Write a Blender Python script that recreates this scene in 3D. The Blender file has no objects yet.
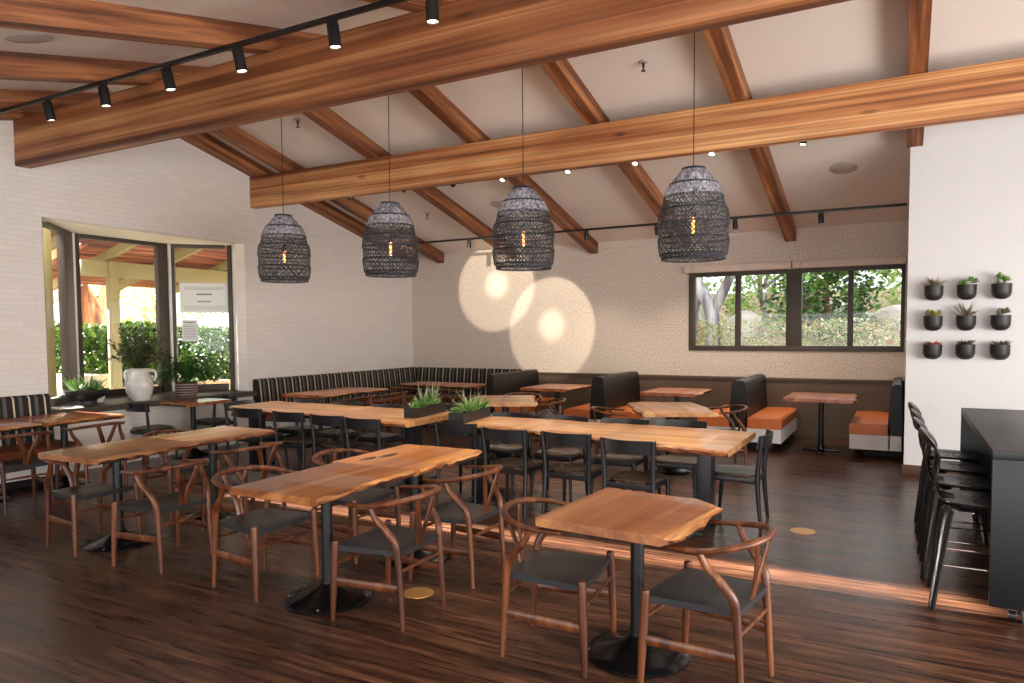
import bpy, bmesh, math, random
from mathutils import Vector, Matrix
PI = math.pi
R_ = math.radians
scene = bpy.context.scene
col = scene.collection
random.seed(7)

# ------------------------------------------------------------------ materials
def lin(c):
    return tuple(((v/255)/12.92 if v/255 <= .04045 else ((v/255+.055)/1.055)**2.4) for v in c) + (1.0,)

def new_mat(name):
    m = bpy.data.materials.new(name); m.use_nodes = True
    nt = m.node_tree; nt.nodes.clear()
    out = nt.nodes.new('ShaderNodeOutputMaterial')
    b = nt.nodes.new('ShaderNodeBsdfPrincipled')
    nt.links.new(b.outputs[0], out.inputs[0])
    return m, nt, b, out

def noise_node(nt, vec, scale, detail=3, rough=.5, dist=0):
    n = nt.nodes.new('ShaderNodeTexNoise')
    n.inputs['Scale'].default_value = scale; n.inputs['Detail'].default_value = detail
    n.inputs['Roughness'].default_value = rough; n.inputs['Distortion'].default_value = dist
    if vec is not None: nt.links.new(vec, n.inputs['Vector'])
    return n.outputs['Fac']

def ramp(nt, fac, stops):
    r = nt.nodes.new('ShaderNodeValToRGB')
    while len(r.color_ramp.elements) < len(stops): r.color_ramp.elements.new(.5)
    for e, (p, c) in zip(r.color_ramp.elements, stops):
        e.position = p; e.color = c if len(c) == 4 else lin(c)
    nt.links.new(fac, r.inputs[0])
    return r.outputs[0]

def mix(nt, fac, a, b, mode='MIX'):
    n = nt.nodes.new('ShaderNodeMix'); n.data_type = 'RGBA'; n.blend_type = mode
    for sock, v in ((n.inputs[0], fac), (n.inputs[6], a), (n.inputs[7], b)):
        if hasattr(v, 'is_output'): nt.links.new(v, sock)
        else: sock.default_value = v
    return n.outputs[2]

def coords(nt, scale=(1,1,1), rnd=False, world=False, rot=(0,0,0), tilt=0):
    if world:
        t = nt.nodes.new('ShaderNodeNewGeometry').outputs['Position']
    else:
        t = nt.nodes.new('ShaderNodeTexCoord').outputs['Object']
    if rnd:
        oi = nt.nodes.new('ShaderNodeObjectInfo')
        mu = nt.nodes.new('ShaderNodeMath'); mu.operation = 'MULTIPLY'; mu.inputs[1].default_value = 37.0
        nt.links.new(oi.outputs['Random'], mu.inputs[0])
        ad = nt.nodes.new('ShaderNodeVectorMath'); ad.operation = 'ADD'
        nt.links.new(t, ad.inputs[0]); nt.links.new(mu.outputs[0], ad.inputs[1]); t = ad.outputs[0]
    if tilt:
        vr = nt.nodes.new('ShaderNodeVectorRotate'); vr.rotation_type = 'X_AXIS'; vr.inputs['Angle'].default_value = tilt
        nt.links.new(t, vr.inputs['Vector']); t = vr.outputs[0]
    m = nt.nodes.new('ShaderNodeMapping'); m.inputs['Scale'].default_value = scale
    m.inputs['Rotation'].default_value = rot
    nt.links.new(t, m.inputs['Vector'])
    return m.outputs[0]

def bump(nt, b, h, strength=.2, dist=.01):
    n = nt.nodes.new('ShaderNodeBump'); n.inputs['Strength'].default_value = strength
    n.inputs['Distance'].default_value = dist
    nt.links.new(h, n.inputs['Height']); nt.links.new(n.outputs[0], b.inputs['Normal'])

def plain(name, c, rough=.5, metal=0, var=.12, bscale=0, bstr=.1, spec=.5, vscale=6):
    m, nt, b, o = new_mat(name)
    v = coords(nt, rnd=True)
    n = noise_node(nt, v, vscale, 3)
    base = lin(c)
    lo = tuple(x*(1-var) for x in base[:3])+(1,); hi = tuple(min(1, x*(1+var)) for x in base[:3])+(1,)
    nt.links.new(ramp(nt, n, [(.3, lo), (.7, hi)]), b.inputs['Base Color'])
    b.inputs['Roughness'].default_value = rough; b.inputs['Metallic'].default_value = metal
    b.inputs['Specular IOR Level'].default_value = spec
    if bscale: bump(nt, b, noise_node(nt, v, bscale, 2), bstr, .003)
    return m

def wood(name, dark, mid, light, axis='x', rough=.35, fine=1.0, streak=.5, coat=0, knots=False, contrast=1.0, rnd=True, bstr=.12, warp=.25, tilt=0, stretch=1, blotch=(.72, .66, .62, 1)):
    m, nt, b, o = new_mat(name)
    s = {'x': (.55*stretch, 11, 11), 'y': (11, .55, 11), 'z': (11, 11, .55)}[axis]
    v = coords(nt, tuple(k*fine for k in s), rnd=rnd, tilt=tilt)
    n1 = noise_node(nt, v, 1.0, 5, .55, warp)
    s2 = {'x': (1.1*stretch, 46, 46), 'y': (46, 1.1*stretch, 46), 'z': (46, 46, 1.1*stretch)}[axis]
    v2 = coords(nt, tuple(k*fine for k in s2), rnd=rnd, tilt=tilt)
    n2 = noise_node(nt, v2, 1.0, 4, .6, .15)
    v3 = coords(nt, {'x': (.5, 1.7, 1.7), 'y': (1.7, .5, 1.7), 'z': (1.7, 1.7, .5)}[axis], rnd=rnd)
    n3 = noise_node(nt, v3, 1.1, 2)
    lo = .5-.17/contrast; hi = .5+.17/contrast
    c1 = ramp(nt, n1, [(lo, dark), (.5, mid), (hi, light)])
    c2 = ramp(nt, n2, [(.32, (.42, .38, .36, 1)), (.46, (.86, .84, .82, 1)), (.62, (1.12, 1.1, 1.06, 1))])
    c = mix(nt, streak, c1, c2, 'MULTIPLY')
    c3 = ramp(nt, n3, [(.36, blotch), (.6, (1.0, 1.0, 1.0, 1))])
    c = mix(nt, .8, c, c3, 'MULTIPLY')
    if knots:
        vo = nt.nodes.new('ShaderNodeTexVoronoi'); vo.inputs['Scale'].default_value = 1.0
        nt.links.new(coords(nt, {'x': (.9, 3.2, 3.2), 'y': (3.2, .9, 3.2), 'z': (3.2, 3.2, .9)}[axis], rnd=rnd), vo.inputs['Vector'])
        k = ramp(nt, vo.outputs['Distance'], [(.03, (.18, .10, .07, 1)), (.11, (1, 1, 1, 1))])
        c = mix(nt, .75, c, k, 'MULTIPLY')
    nt.links.new(c, b.inputs['Base Color'])
    b.inputs['Roughness'].default_value = rough
    if coat: b.inputs['Coat Weight'].default_value = coat; b.inputs['Coat Roughness'].default_value = .15
    bump(nt, b, n2, bstr, .002)
    return m

M = {}
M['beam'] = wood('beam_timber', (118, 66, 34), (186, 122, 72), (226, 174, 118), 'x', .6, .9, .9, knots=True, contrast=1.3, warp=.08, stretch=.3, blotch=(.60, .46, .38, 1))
M['beam_near_shaded'] = wood('beam_timber_shaded', (98, 52, 28), (158, 96, 54), (204, 146, 96), 'x', .6, .8, .9, knots=True, contrast=1.2, warp=.1, stretch=.3, blotch=(.55, .42, .36, 1))  # same timber, darkened: the near beam's shade is put into the colours
M['rafter'] = wood('rafter_timber', (92, 50, 28), (138, 84, 50), (184, 124, 78), 'y', .6, 1.0, .9, knots=True, blotch=(.62, .5, .42, 1), warp=.1, tilt=math.atan(.25))
M['rafter_n'] = wood('rafter_timber_near', (92, 50, 28), (138, 84, 50), (184, 124, 78), 'y', .6, 1.0, .9, knots=True, blotch=(.62, .5, .42, 1), warp=.1, tilt=-math.atan(.25))
M['top_mid'] = wood('slab_walnut', (118, 66, 32), (164, 100, 52), (196, 136, 82), 'x', .32, .6, .35, coat=.3, warp=.6)
M['top_red'] = wood('slab_red', (126, 62, 34), (170, 92, 50), (200, 124, 72), 'x', .3, .6, .25, coat=.3, warp=.6)
M['top_gold'] = wood('slab_gold', (178, 116, 66), (214, 156, 98), (232, 184, 126), 'x', .3, .6, .25, coat=.3, warp=.6)
M['top_orange'] = wood('slab_orange', (164, 94, 38), (212, 134, 62), (230, 162, 88), 'x', .3, .6, .3, coat=.3, warp=.6, knots=True)
M['sap'] = wood('slab_sapwood', (122, 66, 34), (192, 128, 74), (220, 168, 112), 'x', .4, 1.2, .6, contrast=1.4, warp=.8, stretch=3)
M['bark'] = wood('slab_bark_edge', (44, 22, 16), (98, 52, 32), (170, 108, 64), 'x', .6, 1.6, .8, contrast=1.8, bstr=.6, warp=1.2, stretch=4)
M['chair_wood'] = wood('chair_walnut', (64, 31, 16), (98, 53, 29), (132, 80, 47), 'z', .35, 1.5, .3)
M['leather'] = plain('black_seat_leather', (44, 44, 47), .42, bscale=180, bstr=.12)
M['black_wood'] = plain('black_stained_wood', (26, 27, 31), .38, var=.2)
M['brown_seat'] = wood('dark_brown_ply_seat', (48, 38, 30), (70, 56, 44), (90, 73, 58), 'x', .42, 1, .4)
M['iron'] = plain('black_cast_iron', (20, 20, 23), .18, .3, var=.2, bscale=60, bstr=.08)
M['steel'] = plain('black_steel', (24, 25, 28), .4, .2)
M['stool'] = plain('black_lacquer', (20, 20, 24), .3, var=.1)
M['chrome'] = plain('chrome', (220, 220, 225), .12, 1, var=.02)
M['counter'] = plain('charcoal_laminate', (20, 20, 25), .38, var=.06, spec=.4)
M['bronze'] = plain('bronze_window_frame', (66, 56, 48), .5, var=.06)
M['white_paint'] = plain('white_paint', (226, 222, 216), .6, var=.02)
M['right_wall'] = plain('smooth_white_wall', (208, 206, 206), .7, var=.015, bscale=200, bstr=.03)
M['cream'] = plain('cream_paint', (130, 122, 84), .6, var=.04)
M['ceiling'] = plain('ceiling_plaster', (222, 210, 200), .8, var=.02, vscale=1.5)
M['soffit'] = plain('window_soffit_paint', (240, 230, 205), .6, var=.02)
M['grey_disc'] = plain('speaker_grille', (176, 164, 154), .7)
M['orange'] = plain('tan_leather', (206, 112, 54), .38, var=.12, bscale=120, bstr=.1)
M['brown_leather'] = plain('brown_leather', (122, 66, 40), .42, var=.12, bscale=120, bstr=.1)
M['booth'] = plain('dark_booth_leather', (30, 25, 23), .45, var=.15, bscale=140, bstr=.1, spec=.3)
M['taupe'] = plain('taupe_wainscot', (92, 76, 62), .55, var=.06)
M['plinth'] = plain('white_bench_base', (226, 224, 224), .5, var=.02)
M['recess'] = plain('dark_toe_kick', (28, 24, 22), .7)
M['basebrd'] = plain('dark_wood_baseboard', (84, 52, 38), .5)
M['blind'] = plain('roller_blind_fabric', (214, 196, 182), .8, var=.03)
M['planter'] = plain('black_steel_planter', (34, 30, 30), .5)
M['soil'] = plain('pebble_soil', (120, 112, 92), .9, var=.5, bscale=80, bstr=.6, vscale=60)
M['ceramic'] = plain('glazed_white_ceramic', (206, 200, 192), .3, var=.12, bscale=20, bstr=.2, vscale=14)
M['knot'] = plain('dark_wood_knot', (58, 34, 26), .35, var=.3, vscale=30)
M['paper'] = plain('notice_paper', (214, 214, 208), .8, var=.03)
M['ink'] = plain('notice_print', (120, 120, 124), .8)
M['black'] = plain('black_plastic', (16, 16, 17), .4)
M['brass'] = plain('brass_cover', (196, 150, 92), .35, .6)
M['stone'] = plain('garden_rock', (196, 184, 170), .9, var=.25, bscale=8, bstr=.5, vscale=3)
M['gwall'] = plain('garden_wall_block', (196, 178, 150), .85, var=.15, bscale=30, bstr=.3)
M['pave'] = plain('pale_paving', (196, 204, 214), .8, var=.08)
M['dirt'] = plain('garden_soil', (150, 128, 96), .95, var=.3, vscale=2)

def leaf_mat(name, cols, rough=.5, trans=.0):
    m, nt, b, o = new_mat(name)
    g = nt.nodes.new('ShaderNodeNewGeometry')
    n = len(cols)
    c = ramp(nt, g.outputs['Random Per Island'], [(i/(n-1) if n > 1 else 0, k) for i, k in enumerate(cols)])
    nt.links.new(c, b.inputs['Base Color']); b.inputs['Roughness'].default_value = rough
    if trans:
        tr = nt.nodes.new('ShaderNodeBsdfTranslucent'); nt.links.new(c, tr.inputs[0])
        mx = nt.nodes.new('ShaderNodeMixShader'); mx.inputs[0].default_value = trans
        nt.links.new(b.outputs[0], mx.inputs[1]); nt.links.new(tr.outputs[0], mx.inputs[2]); nt.links.new(mx.outputs[0], o.inputs[0])
    return m
M['leaf_olive'] = leaf_mat('olive_leaves', [(40, 56, 34), (70, 88, 48), (104, 118, 74), (58, 70, 48)], .45, .15)
M['leaf_fern'] = leaf_mat('fern_leaves', [(28, 66, 28), (52, 100, 38), (86, 132, 52)], .5, .25)
M['leaf_succ'] = leaf_mat('succulent_leaves', [(60, 110, 40), (100, 150, 62), (150, 180, 96), (84, 120, 76)], .45, .1)
M['leaf_pale'] = leaf_mat('pale_succulent_leaves', [(160, 172, 140), (122, 150, 96), (196, 200, 172)], .5, .1)
M['leaf_dark'] = leaf_mat('dark_succulent_leaves', [(70, 54, 48), (96, 60, 56), (80, 92, 56)], .5)
M['leaf_red'] = leaf_mat('red_succulent_leaves', [(150, 70, 60), (190, 110, 84), (120, 90, 60)], .5)
M['leaf_grey'] = leaf_mat('grey_agave_leaves', [(110, 104, 84), (140, 128, 100), (90, 80, 62)], .5)
M['leaf_yel'] = leaf_mat('yellow_sedum_leaves', [(150, 140, 50), (120, 120, 50), (180, 160, 70)], .5)
M['leaf_hedge'] = leaf_mat('hedge_leaves', [(30, 60, 22), (66, 106, 38), (112, 152, 60), (50, 84, 34)], .5, .04)
M['leaf_tree'] = leaf_mat('tree_leaves', [(110, 150, 60), (160, 190, 100), (200, 216, 140), (130, 160, 90)], .5, .4)
M['leaf_flower'] = leaf_mat('flowering_hedge_leaves', [(120, 150, 80), (190, 190, 100), (226, 214, 180), (140, 168, 84), (196, 130, 96), (110, 140, 66), (160, 180, 96)], .5, .3)
M['leaf_pink'] = leaf_mat('pink_leaves', [(190, 130, 150), (150, 90, 110), (220, 170, 180)], .5, .3)
M['stem'] = plain('plant_stem', (90, 74, 50), .7)
M['bark_r'] = wood('red_tree_bark', (96, 60, 46), (160, 112, 92), (206, 170, 148), 'z', .9, .3, .6, contrast=1.6)
M['bark_w'] = wood('pale_tree_bark', (110, 104, 110), (176, 170, 176), (218, 214, 216), 'z', .9, .3, .6, contrast=1.4)

def floor_mat():
    m, nt, b, o = new_mat('dark_oak_floor')
    v = coords(nt, world=True)
    br = nt.nodes.new('ShaderNodeTexBrick')
    nt.links.new(v, br.inputs['Vector'])
    br.inputs['Scale'].default_value = 1.0
    br.inputs['Brick Width'].default_value = 1.25; br.inputs['Row Height'].default_value = .083
    br.inputs['Mortar Size'].default_value = .0012; br.inputs['Bias'].default_value = -.1
    br.offset = .37; br.offset_frequency = 2
    br.inputs['Color1'].default_value = (.28, .27, .27, 1); br.inputs['Color2'].default_value = (1, 1, 1, 1)
    br.inputs['Mortar'].default_value = (.12, .12, .12, 1)
    n = noise_node(nt, coords(nt, (1.6, 26, 1), world=True), 1, 5, .6, .6)
    n2 = noise_node(nt, coords(nt, (.5, .7, 1), world=True), 1, 2)
    c = ramp(nt, n, [(.3, (36, 23, 18)), (.5, (80, 50, 36)), (.72, (136, 94, 69))])
    c = mix(nt, .75, c, br.outputs['Color'], 'MULTIPLY')
    nt.links.new(c, b.inputs['Base Color'])
    rr = nt.nodes.new('ShaderNodeMapRange'); rr.inputs[3].default_value = .2; rr.inputs[4].default_value = .38; b.inputs['Specular IOR Level'].default_value = .35
    nt.links.new(n, rr.inputs[0]); nt.links.new(rr.outputs[0], b.inputs['Roughness'])
    ad = nt.nodes.new('ShaderNodeMath'); ad.operation = 'ADD'
    nt.links.new(n, ad.inputs[0]); nt.links.new(br.outputs['Fac'], ad.inputs[1])
    iv = nt.nodes.new('ShaderNodeMath'); iv.operation = 'SUBTRACT'; iv.inputs[0].default_value = 1
    nt.links.new(ad.outputs[0], iv.inputs[1])
    bump(nt, b, iv.outputs[0], .18, .003)
    return m
M['floor'] = floor_mat()

def brick_mat():
    m, nt, b, o = new_mat('painted_white_brick')
    v = coords(nt, world=True, rot=(0, 0, 0))
    sep = nt.nodes.new('ShaderNodeSeparateXYZ'); nt.links.new(v, sep.inputs[0])
    cmb = nt.nodes.new('ShaderNodeCombineXYZ'); nt.links.new(sep.outputs[1], cmb.inputs[0]); nt.links.new(sep.outputs[2], cmb.inputs[1])
    br = nt.nodes.new('ShaderNodeTexBrick'); nt.links.new(cmb.outputs[0], br.inputs['Vector'])
    br.inputs['Scale'].default_value = 1; br.inputs['Brick Width'].default_value = .29; br.inputs['Row Height'].default_value = .062
    br.inputs['Mortar Size'].default_value = .005; br.inputs['Mortar Smooth'].default_value = .6
    br.inputs['Color1'].default_value = lin((226, 219, 212)); br.inputs['Color2'].default_value = lin((221, 213, 206))
    br.inputs['Mortar'].default_value = lin((212, 204, 197))
    n = noise_node(nt, cmb.outputs[0], 40, 3)
    nt.links.new(br.outputs['Color'], b.inputs['Base Color']); b.inputs['Roughness'].default_value = .6
    ad = nt.nodes.new('ShaderNodeMath'); ad.operation = 'MULTIPLY_ADD'; ad.inputs[1].default_value = -1
    nt.links.new(br.outputs['Fac'], ad.inputs[0]); nt.links.new(n, ad.inputs[2])
    bump(nt, b, ad.outputs[0], .18, .004)
    return m
M['brick'] = brick_mat()

def paper_mat():
    m, nt, b, o = new_mat('cork_flecked_wallcovering')
    v = coords(nt, (1, 1, 1), world=True)
    n = noise_node(nt, coords(nt, (60, 60, 38), world=True), 1, 4, .7)
    n2 = noise_node(nt, coords(nt, (9, 9, 26), world=True), 5, 3, .6)
    c = ramp(nt, n, [(.34, (132, 114, 98)), (.46, (206, 192, 178)), (.6, (222, 210, 198))])
    c2 = ramp(nt, n2, [(.35, (.8, .78, .76, 1)), (.55, (1, 1, 1, 1))])
    nt.links.new(mix(nt, .6, c, c2, 'MULTIPLY'), b.inputs['Base Color']); b.inputs['Roughness'].default_value = .75
    bump(nt, b, n, .25, .004)
    return m
M['wallpaper'] = paper_mat()

def stripe_mat(name, axis):
    """black upholstery with cream stripes and thin grey ones between, repeating every 0.17 m"""
    m, nt, b, o = new_mat(name)
    t = coords(nt, world=True)
    sep = nt.nodes.new('ShaderNodeSeparateXYZ'); nt.links.new(t, sep.inputs[0])
    mu = nt.nodes.new('ShaderNodeMath'); mu.operation = 'MULTIPLY'; mu.inputs[1].default_value = 1/.17
    nt.links.new(sep.outputs[axis], mu.inputs[0])
    fr = nt.nodes.new('ShaderNodeMath'); fr.operation = 'FRACT'; nt.links.new(mu.outputs[0], fr.inputs[0])
    r = nt.nodes.new('ShaderNodeValToRGB'); cr = r.color_ramp; cr.interpolation = 'CONSTANT'
    K = (24, 22, 22); G = (112, 106, 98); W = (206, 188, 160)
    st = [(0, W), (.11, K), (.40, G), (.44, K), (.475, G), (.53, K), (.565, G), (.605, K)]
    while len(cr.elements) < len(st): cr.elements.new(.5)
    for e, (p, c) in zip(cr.elements, st): e.position = p; e.color = lin(c)
    nt.links.new(fr.outputs[0], r.inputs[0])
    nt.links.new(r.outputs[0], b.inputs['Base Color']); b.inputs['Roughness'].default_value = .8
    return m
M['stripe_y'] = stripe_mat('striped_upholstery_a', 1)
M['stripe_x'] = stripe_mat('striped_upholstery_b', 0)

def basket_mat():
    m, nt, b, o = new_mat('dark_woven_basket')
    v = coords(nt)
    # angle / height pattern of pale dashes
    sep = nt.nodes.new('ShaderNodeSeparateXYZ'); nt.links.new(v, sep.inputs[0])
    at = nt.nodes.new('ShaderNodeMath'); at.operation = 'ARCTAN2'; nt.links.new(sep.outputs[1], at.inputs[0]); nt.links.new(sep.outputs[0], at.inputs[1])
    cmb = nt.nodes.new('ShaderNodeCombineXYZ'); nt.links.new(at.outputs[0], cmb.inputs[0]); nt.links.new(sep.outputs[2], cmb.inputs[1])
    br = nt.nodes.new('ShaderNodeTexBrick'); nt.links.new(cmb.outputs[0], br.inputs['Vector'])
    br.inputs['Scale'].default_value = 1; br.inputs['Brick Width'].default_value = .30; br.inputs['Row Height'].default_value = .036
    br.inputs['Mortar Size'].default_value = .0045; br.inputs['Color1'].default_value = lin((60, 36, 34)); br.inputs['Color2'].default_value = lin((78, 46, 40))
    br.inputs['Mortar'].default_value = lin((176, 160, 150))
    nt.links.new(br.outputs['Color'], b.inputs['Base Color']); b.inputs['Roughness'].default_value = .8
    return m
M['basket'] = basket_mat()

def rattan_mat(name, c0, c1):
    m, nt, b, o = new_mat(name)
    v = coords(nt, rnd=True)
    n = noise_node(nt, v, 30, 3)
    nt.links.new(ramp(nt, n, [(.35, c0), (.65, c1)]), b.inputs['Base Color'])
    b.inputs['Roughness'].default_value = .38; b.inputs['Specular IOR Level'].default_value = .7
    return m
M['rattan'] = rattan_mat('black_rattan', (18, 19, 23), (56, 61, 72))
M['rattan_grey'] = rattan_mat('grey_white_rattan', (84, 86, 98), (196, 198, 212))  # paler grey strands for the top bands

def emis(name, c, s):
    m = bpy.data.materials.new(name); m.use_nodes = True; nt = m.node_tree; nt.nodes.clear()
    o = nt.nodes.new('ShaderNodeOutputMaterial'); e = nt.nodes.new('ShaderNodeEmission')
    e.inputs[0].default_value = lin(c); e.inputs[1].default_value = s; nt.links.new(e.outputs[0], o.inputs[0]); return m
M['bulb'] = emis('glowing_filament', (255, 150, 84), 7)
M['lens'] = emis('lit_spot_lens', (255, 232, 196), 14)

def glass_mat(name='window_glass', tint=(1, 1, 1, 1), refl=.015):
    m = bpy.data.materials.new(name); m.use_nodes = True; nt = m.node_tree; nt.nodes.clear()
    o = nt.nodes.new('ShaderNodeOutputMaterial'); t = nt.nodes.new('ShaderNodeBsdfTransparent'); g = nt.nodes.new('ShaderNodeBsdfGlossy')
    t.inputs[0].default_value = tint; g.inputs['Roughness'].default_value = .02
    mx = nt.nodes.new('ShaderNodeMixShader'); mx.inputs[0].default_value = refl
    nt.links.new(t.outputs[0], mx.inputs[1]); nt.links.new(g.outputs[0], mx.inputs[2]); nt.links.new(mx.outputs[0], o.inputs[0]); return m
M['glass'] = glass_mat()
M['bulb_glass'] = glass_mat('amber_bulb_glass', (1, .82, .6, 1), .1)

def roofwood():
    return wood('patio_shakes', (90, 50, 38), (140, 84, 62), (176, 116, 88), 'y', .9, 1.0, .6, contrast=1.5)
M['shakes'] = roofwood()

# ------------------------------------------------------------------ mesh builder
class MB:
    def __init__(s): s.v = []; s.f = []; s.m = []; s.cur = 0
    def add(s, vs, fs, mi=None, xf=None):
        o = len(s.v)
        s.v += [tuple(xf @ Vector(v)) if xf else tuple(v) for v in vs]
        s.f += [tuple(i+o for i in f) for f in fs]
        s.m += [s.cur if mi is None else mi]*len(fs)
    def box(s, c, d, ch=0.0, rz=0, xf=None, mi=None):
        """box of size d at centre c, edges chamfered by ch"""
        bm = bmesh.new(); bmesh.ops.create_cube(bm, size=1)
        for v in bm.verts: v.co = Vector((v.co.x*d[0], v.co.y*d[1], v.co.z*d[2]))
        if ch: bmesh.ops.bevel(bm, geom=bm.edges[:], offset=ch, segments=2, profile=.6, affect='EDGES')
        T = Matrix.Translation(c) @ Matrix.Rotation(rz, 4, 'Z')
        if xf: T = xf @ T
        bm.verts.index_update()
        s.add([tuple(v.co) for v in bm.verts], [tuple(v.index for v in f.verts) for f in bm.faces], mi, T)
        bm.free()
    def loft(s, secs, closed=True, cap=True, loop=False, mi=None, xf=None):
        n = len(secs[0]); vs = [p for sec in secs for p in sec]; fs = []
        k = len(secs)
        for i in range(k if loop else k-1):
            a = i*n; b = ((i+1) % k)*n
            for j in range(n if closed else n-1):
                j2 = (j+1) % n
                fs.append((a+j, a+j2, b+j2, b+j))
        if cap and not loop and closed:
            fs.append(tuple(range(n))[::-1]); fs.append(tuple((k-1)*n+j for j in range(n)))
        s.add(vs, fs, mi, xf)
    def tube(s, path, r, n=8, ry=None, up=None, cap=True, loop=False, mi=None, xf=None):
        """sweep an ellipse (r across, ry along 'up') through path; r may be a list"""
        P = [Vector(p) for p in path]; k = len(P)
        rs = r if isinstance(r, (list, tuple)) else [r]*k
        rys = (ry if isinstance(ry, (list, tuple)) else [ry]*k) if ry is not None else rs
        secs = []; last = None
        for i in range(k):
            if loop: t = (P[(i+1) % k]-P[i-1]).normalized()
            else: t = (P[min(i+1, k-1)]-P[max(i-1, 0)]).normalized()
            if up is not None: u = Vector(up)
            elif last is not None: u = last
            else: u = Vector((0, 0, 1)) if abs(t.z) < .9 else Vector((1, 0, 0))
            u = (u - t*u.dot(t))
            if u.length < 1e-5: u = Vector((1, 0, 0)) - t*t.x
            u.normalize(); last = u; w = t.cross(u)
            secs.append([tuple(P[i] + w*math.cos(2*PI*j/n)*rs[i] + u*math.sin(2*PI*j/n)*rys[i]) for j in range(n)])
        s.loft(secs, True, cap, loop, mi, xf)
    def lathe(s, prof, n=24, c=(0, 0, 0), mi=None, xf=None):
        vs = []; fs = []; k = len(prof)
        for (r, z) in prof:
            for j in range(n):
                a = 2*PI*j/n; vs.append((c[0]+r*math.cos(a), c[1]+r*math.sin(a), c[2]+z))
        for i in range(k-1):
            for j in range(n):
                j2 = (j+1) % n; fs.append((i*n+j, i*n+j2, (i+1)*n+j2, (i+1)*n+j))
        if prof[0][0] > 1e-4: fs.append(tuple(range(n))[::-1])
        if prof[-1][0] > 1e-4: fs.append(tuple((k-1)*n+j for j in range(n)))
        s.add(vs, fs, mi, xf)
    def prism(s, poly, axis, a, b, mi=None):
        """extrude a 2-D polygon along an axis between a and b"""
        def P(p, t): return {'x': (t, p[0], p[1]), 'y': (p[0], t, p[1]), 'z': (p[0], p[1], t)}[axis]
        s.loft([[P(p, a) for p in poly], [P(p, b) for p in poly]], mi=mi)
    def leaf(s, base, d, L, w, bend=.2, mi=None):
        d = Vector(d).normalized(); b = Vector(base)
        side = d.cross(Vector((random.uniform(-.3, .3), random.uniform(-.3, .3), 1)))
        if side.length < 1e-3: side = Vector((1, 0, 0))
        side.normalize(); up = side.cross(d)
        m = b + d*L*.5 + up*bend*L*.25; t = b + d*L - up*bend*L*.1
        s.add([tuple(b), tuple(m+side*w/2), tuple(t), tuple(m-side*w/2)], [(0, 1, 2, 3)], mi)
    def build(s, name, mats, parent=None, loc=None, rz=0, angle=38, fix=True, flat=False):
        me = bpy.data.meshes.new(name); me.from_pydata(s.v, [], s.f)
        if not isinstance(mats, (list, tuple)): mats = [mats]
        for m in mats: me.materials.append(m)
        if len(mats) > 1: me.polygons.foreach_set('material_index', s.m)
        if fix:
            bm = bmesh.new(); bm.from_mesh(me)
            bmesh.ops.recalc_face_normals(bm, faces=bm.faces); bm.to_mesh(me); bm.free()
        if not flat:
            me.polygons.foreach_set('use_smooth', [True]*len(me.polygons)); me.set_sharp_from_angle(angle=R_(angle))
        me.update()
        o = bpy.data.objects.new(name, me); col.objects.link(o)
        if parent: o.parent = parent
        if loc is not None: o.location = loc
        o.rotation_euler.z = rz
        return o

def tag(o, label=None, cat=None, group=None, kind=None):
    if label: o['label'] = label
    if cat: o['category'] = cat
    if group: o['group'] = group
    if kind: o['kind'] = kind
    return o
def thing(name, loc, label, cat, rz=0, group=None):
    o = bpy.data.objects.new(name, None); col.objects.link(o); o.location = loc; o.rotation_euler.z = rz
    o.empty_display_size = .1
    return tag(o, label, cat, group)
def dup(root, loc, rz, label=None, group=None):
    r = root.copy(); col.objects.link(r); r.location = loc; r.rotation_euler.z = rz
    if label: r['label'] = label
    if group: r['group'] = group
    for ch in list(root.children):
        c = ch.copy(); col.objects.link(c); c.parent = r
        for g in list(ch.children):
            d = g.copy(); col.objects.link(d); d.parent = c
    return r
def struct(mb, name, m, **k):
    return tag(mb.build(name, m, **k), kind='structure')

def smooth_path(pts, n=6):
    """Catmull-Rom through control points"""
    P = [Vector(p) for p in pts]; out = []
    for i in range(len(P)-1):
        p0 = P[max(i-1, 0)]; p1 = P[i]; p2 = P[i+1]; p3 = P[min(i+2, len(P)-1)]
        for k in range(n):
            t = k/n
            out.append(.5*((2*p1)+(p2-p0)*t+(2*p0-5*p1+4*p2-p3)*t*t+(3*p1-p0-3*p2+p3)*t**3))
    out.append(P[-1]); return out
def lerp_list(vals, k):
    out = []
    for i in range(k):
        t = i/(k-1)*(len(vals)-1); a = int(min(t, len(vals)-2)); out.append(vals[a]+(vals[a+1]-vals[a])*(t-a))
    return out

# ------------------------------------------------------------------ camera
H = 1.70
cam = bpy.data.cameras.new('camera'); co = bpy.data.objects.new('camera', cam); col.objects.link(co)
cam.sensor_width = 36; cam.lens = 717.6/1024*36; cam.shift_y = 27/1024; cam.clip_start = .05; cam.clip_end = 300
ya, pi_, ro = R_(28.547), R_(2.936), R_(-.382)
fw = Vector((-math.sin(ya)*math.cos(pi_), math.cos(ya)*math.cos(pi_), -math.sin(pi_)))
rt = Vector((math.cos(ya), math.sin(ya), 0)); up = rt.cross(fw)
r2 = rt*math.cos(ro)+up*math.sin(ro); u2 = -rt*math.sin(ro)+up*math.cos(ro)
mw = Matrix((( r2.x, u2.x, -fw.x, 0), (r2.y, u2.y, -fw.y, 0), (r2.z, u2.z, -fw.z, H), (0, 0, 0, 1)))
co.matrix_world = mw
scene.camera = co

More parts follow.
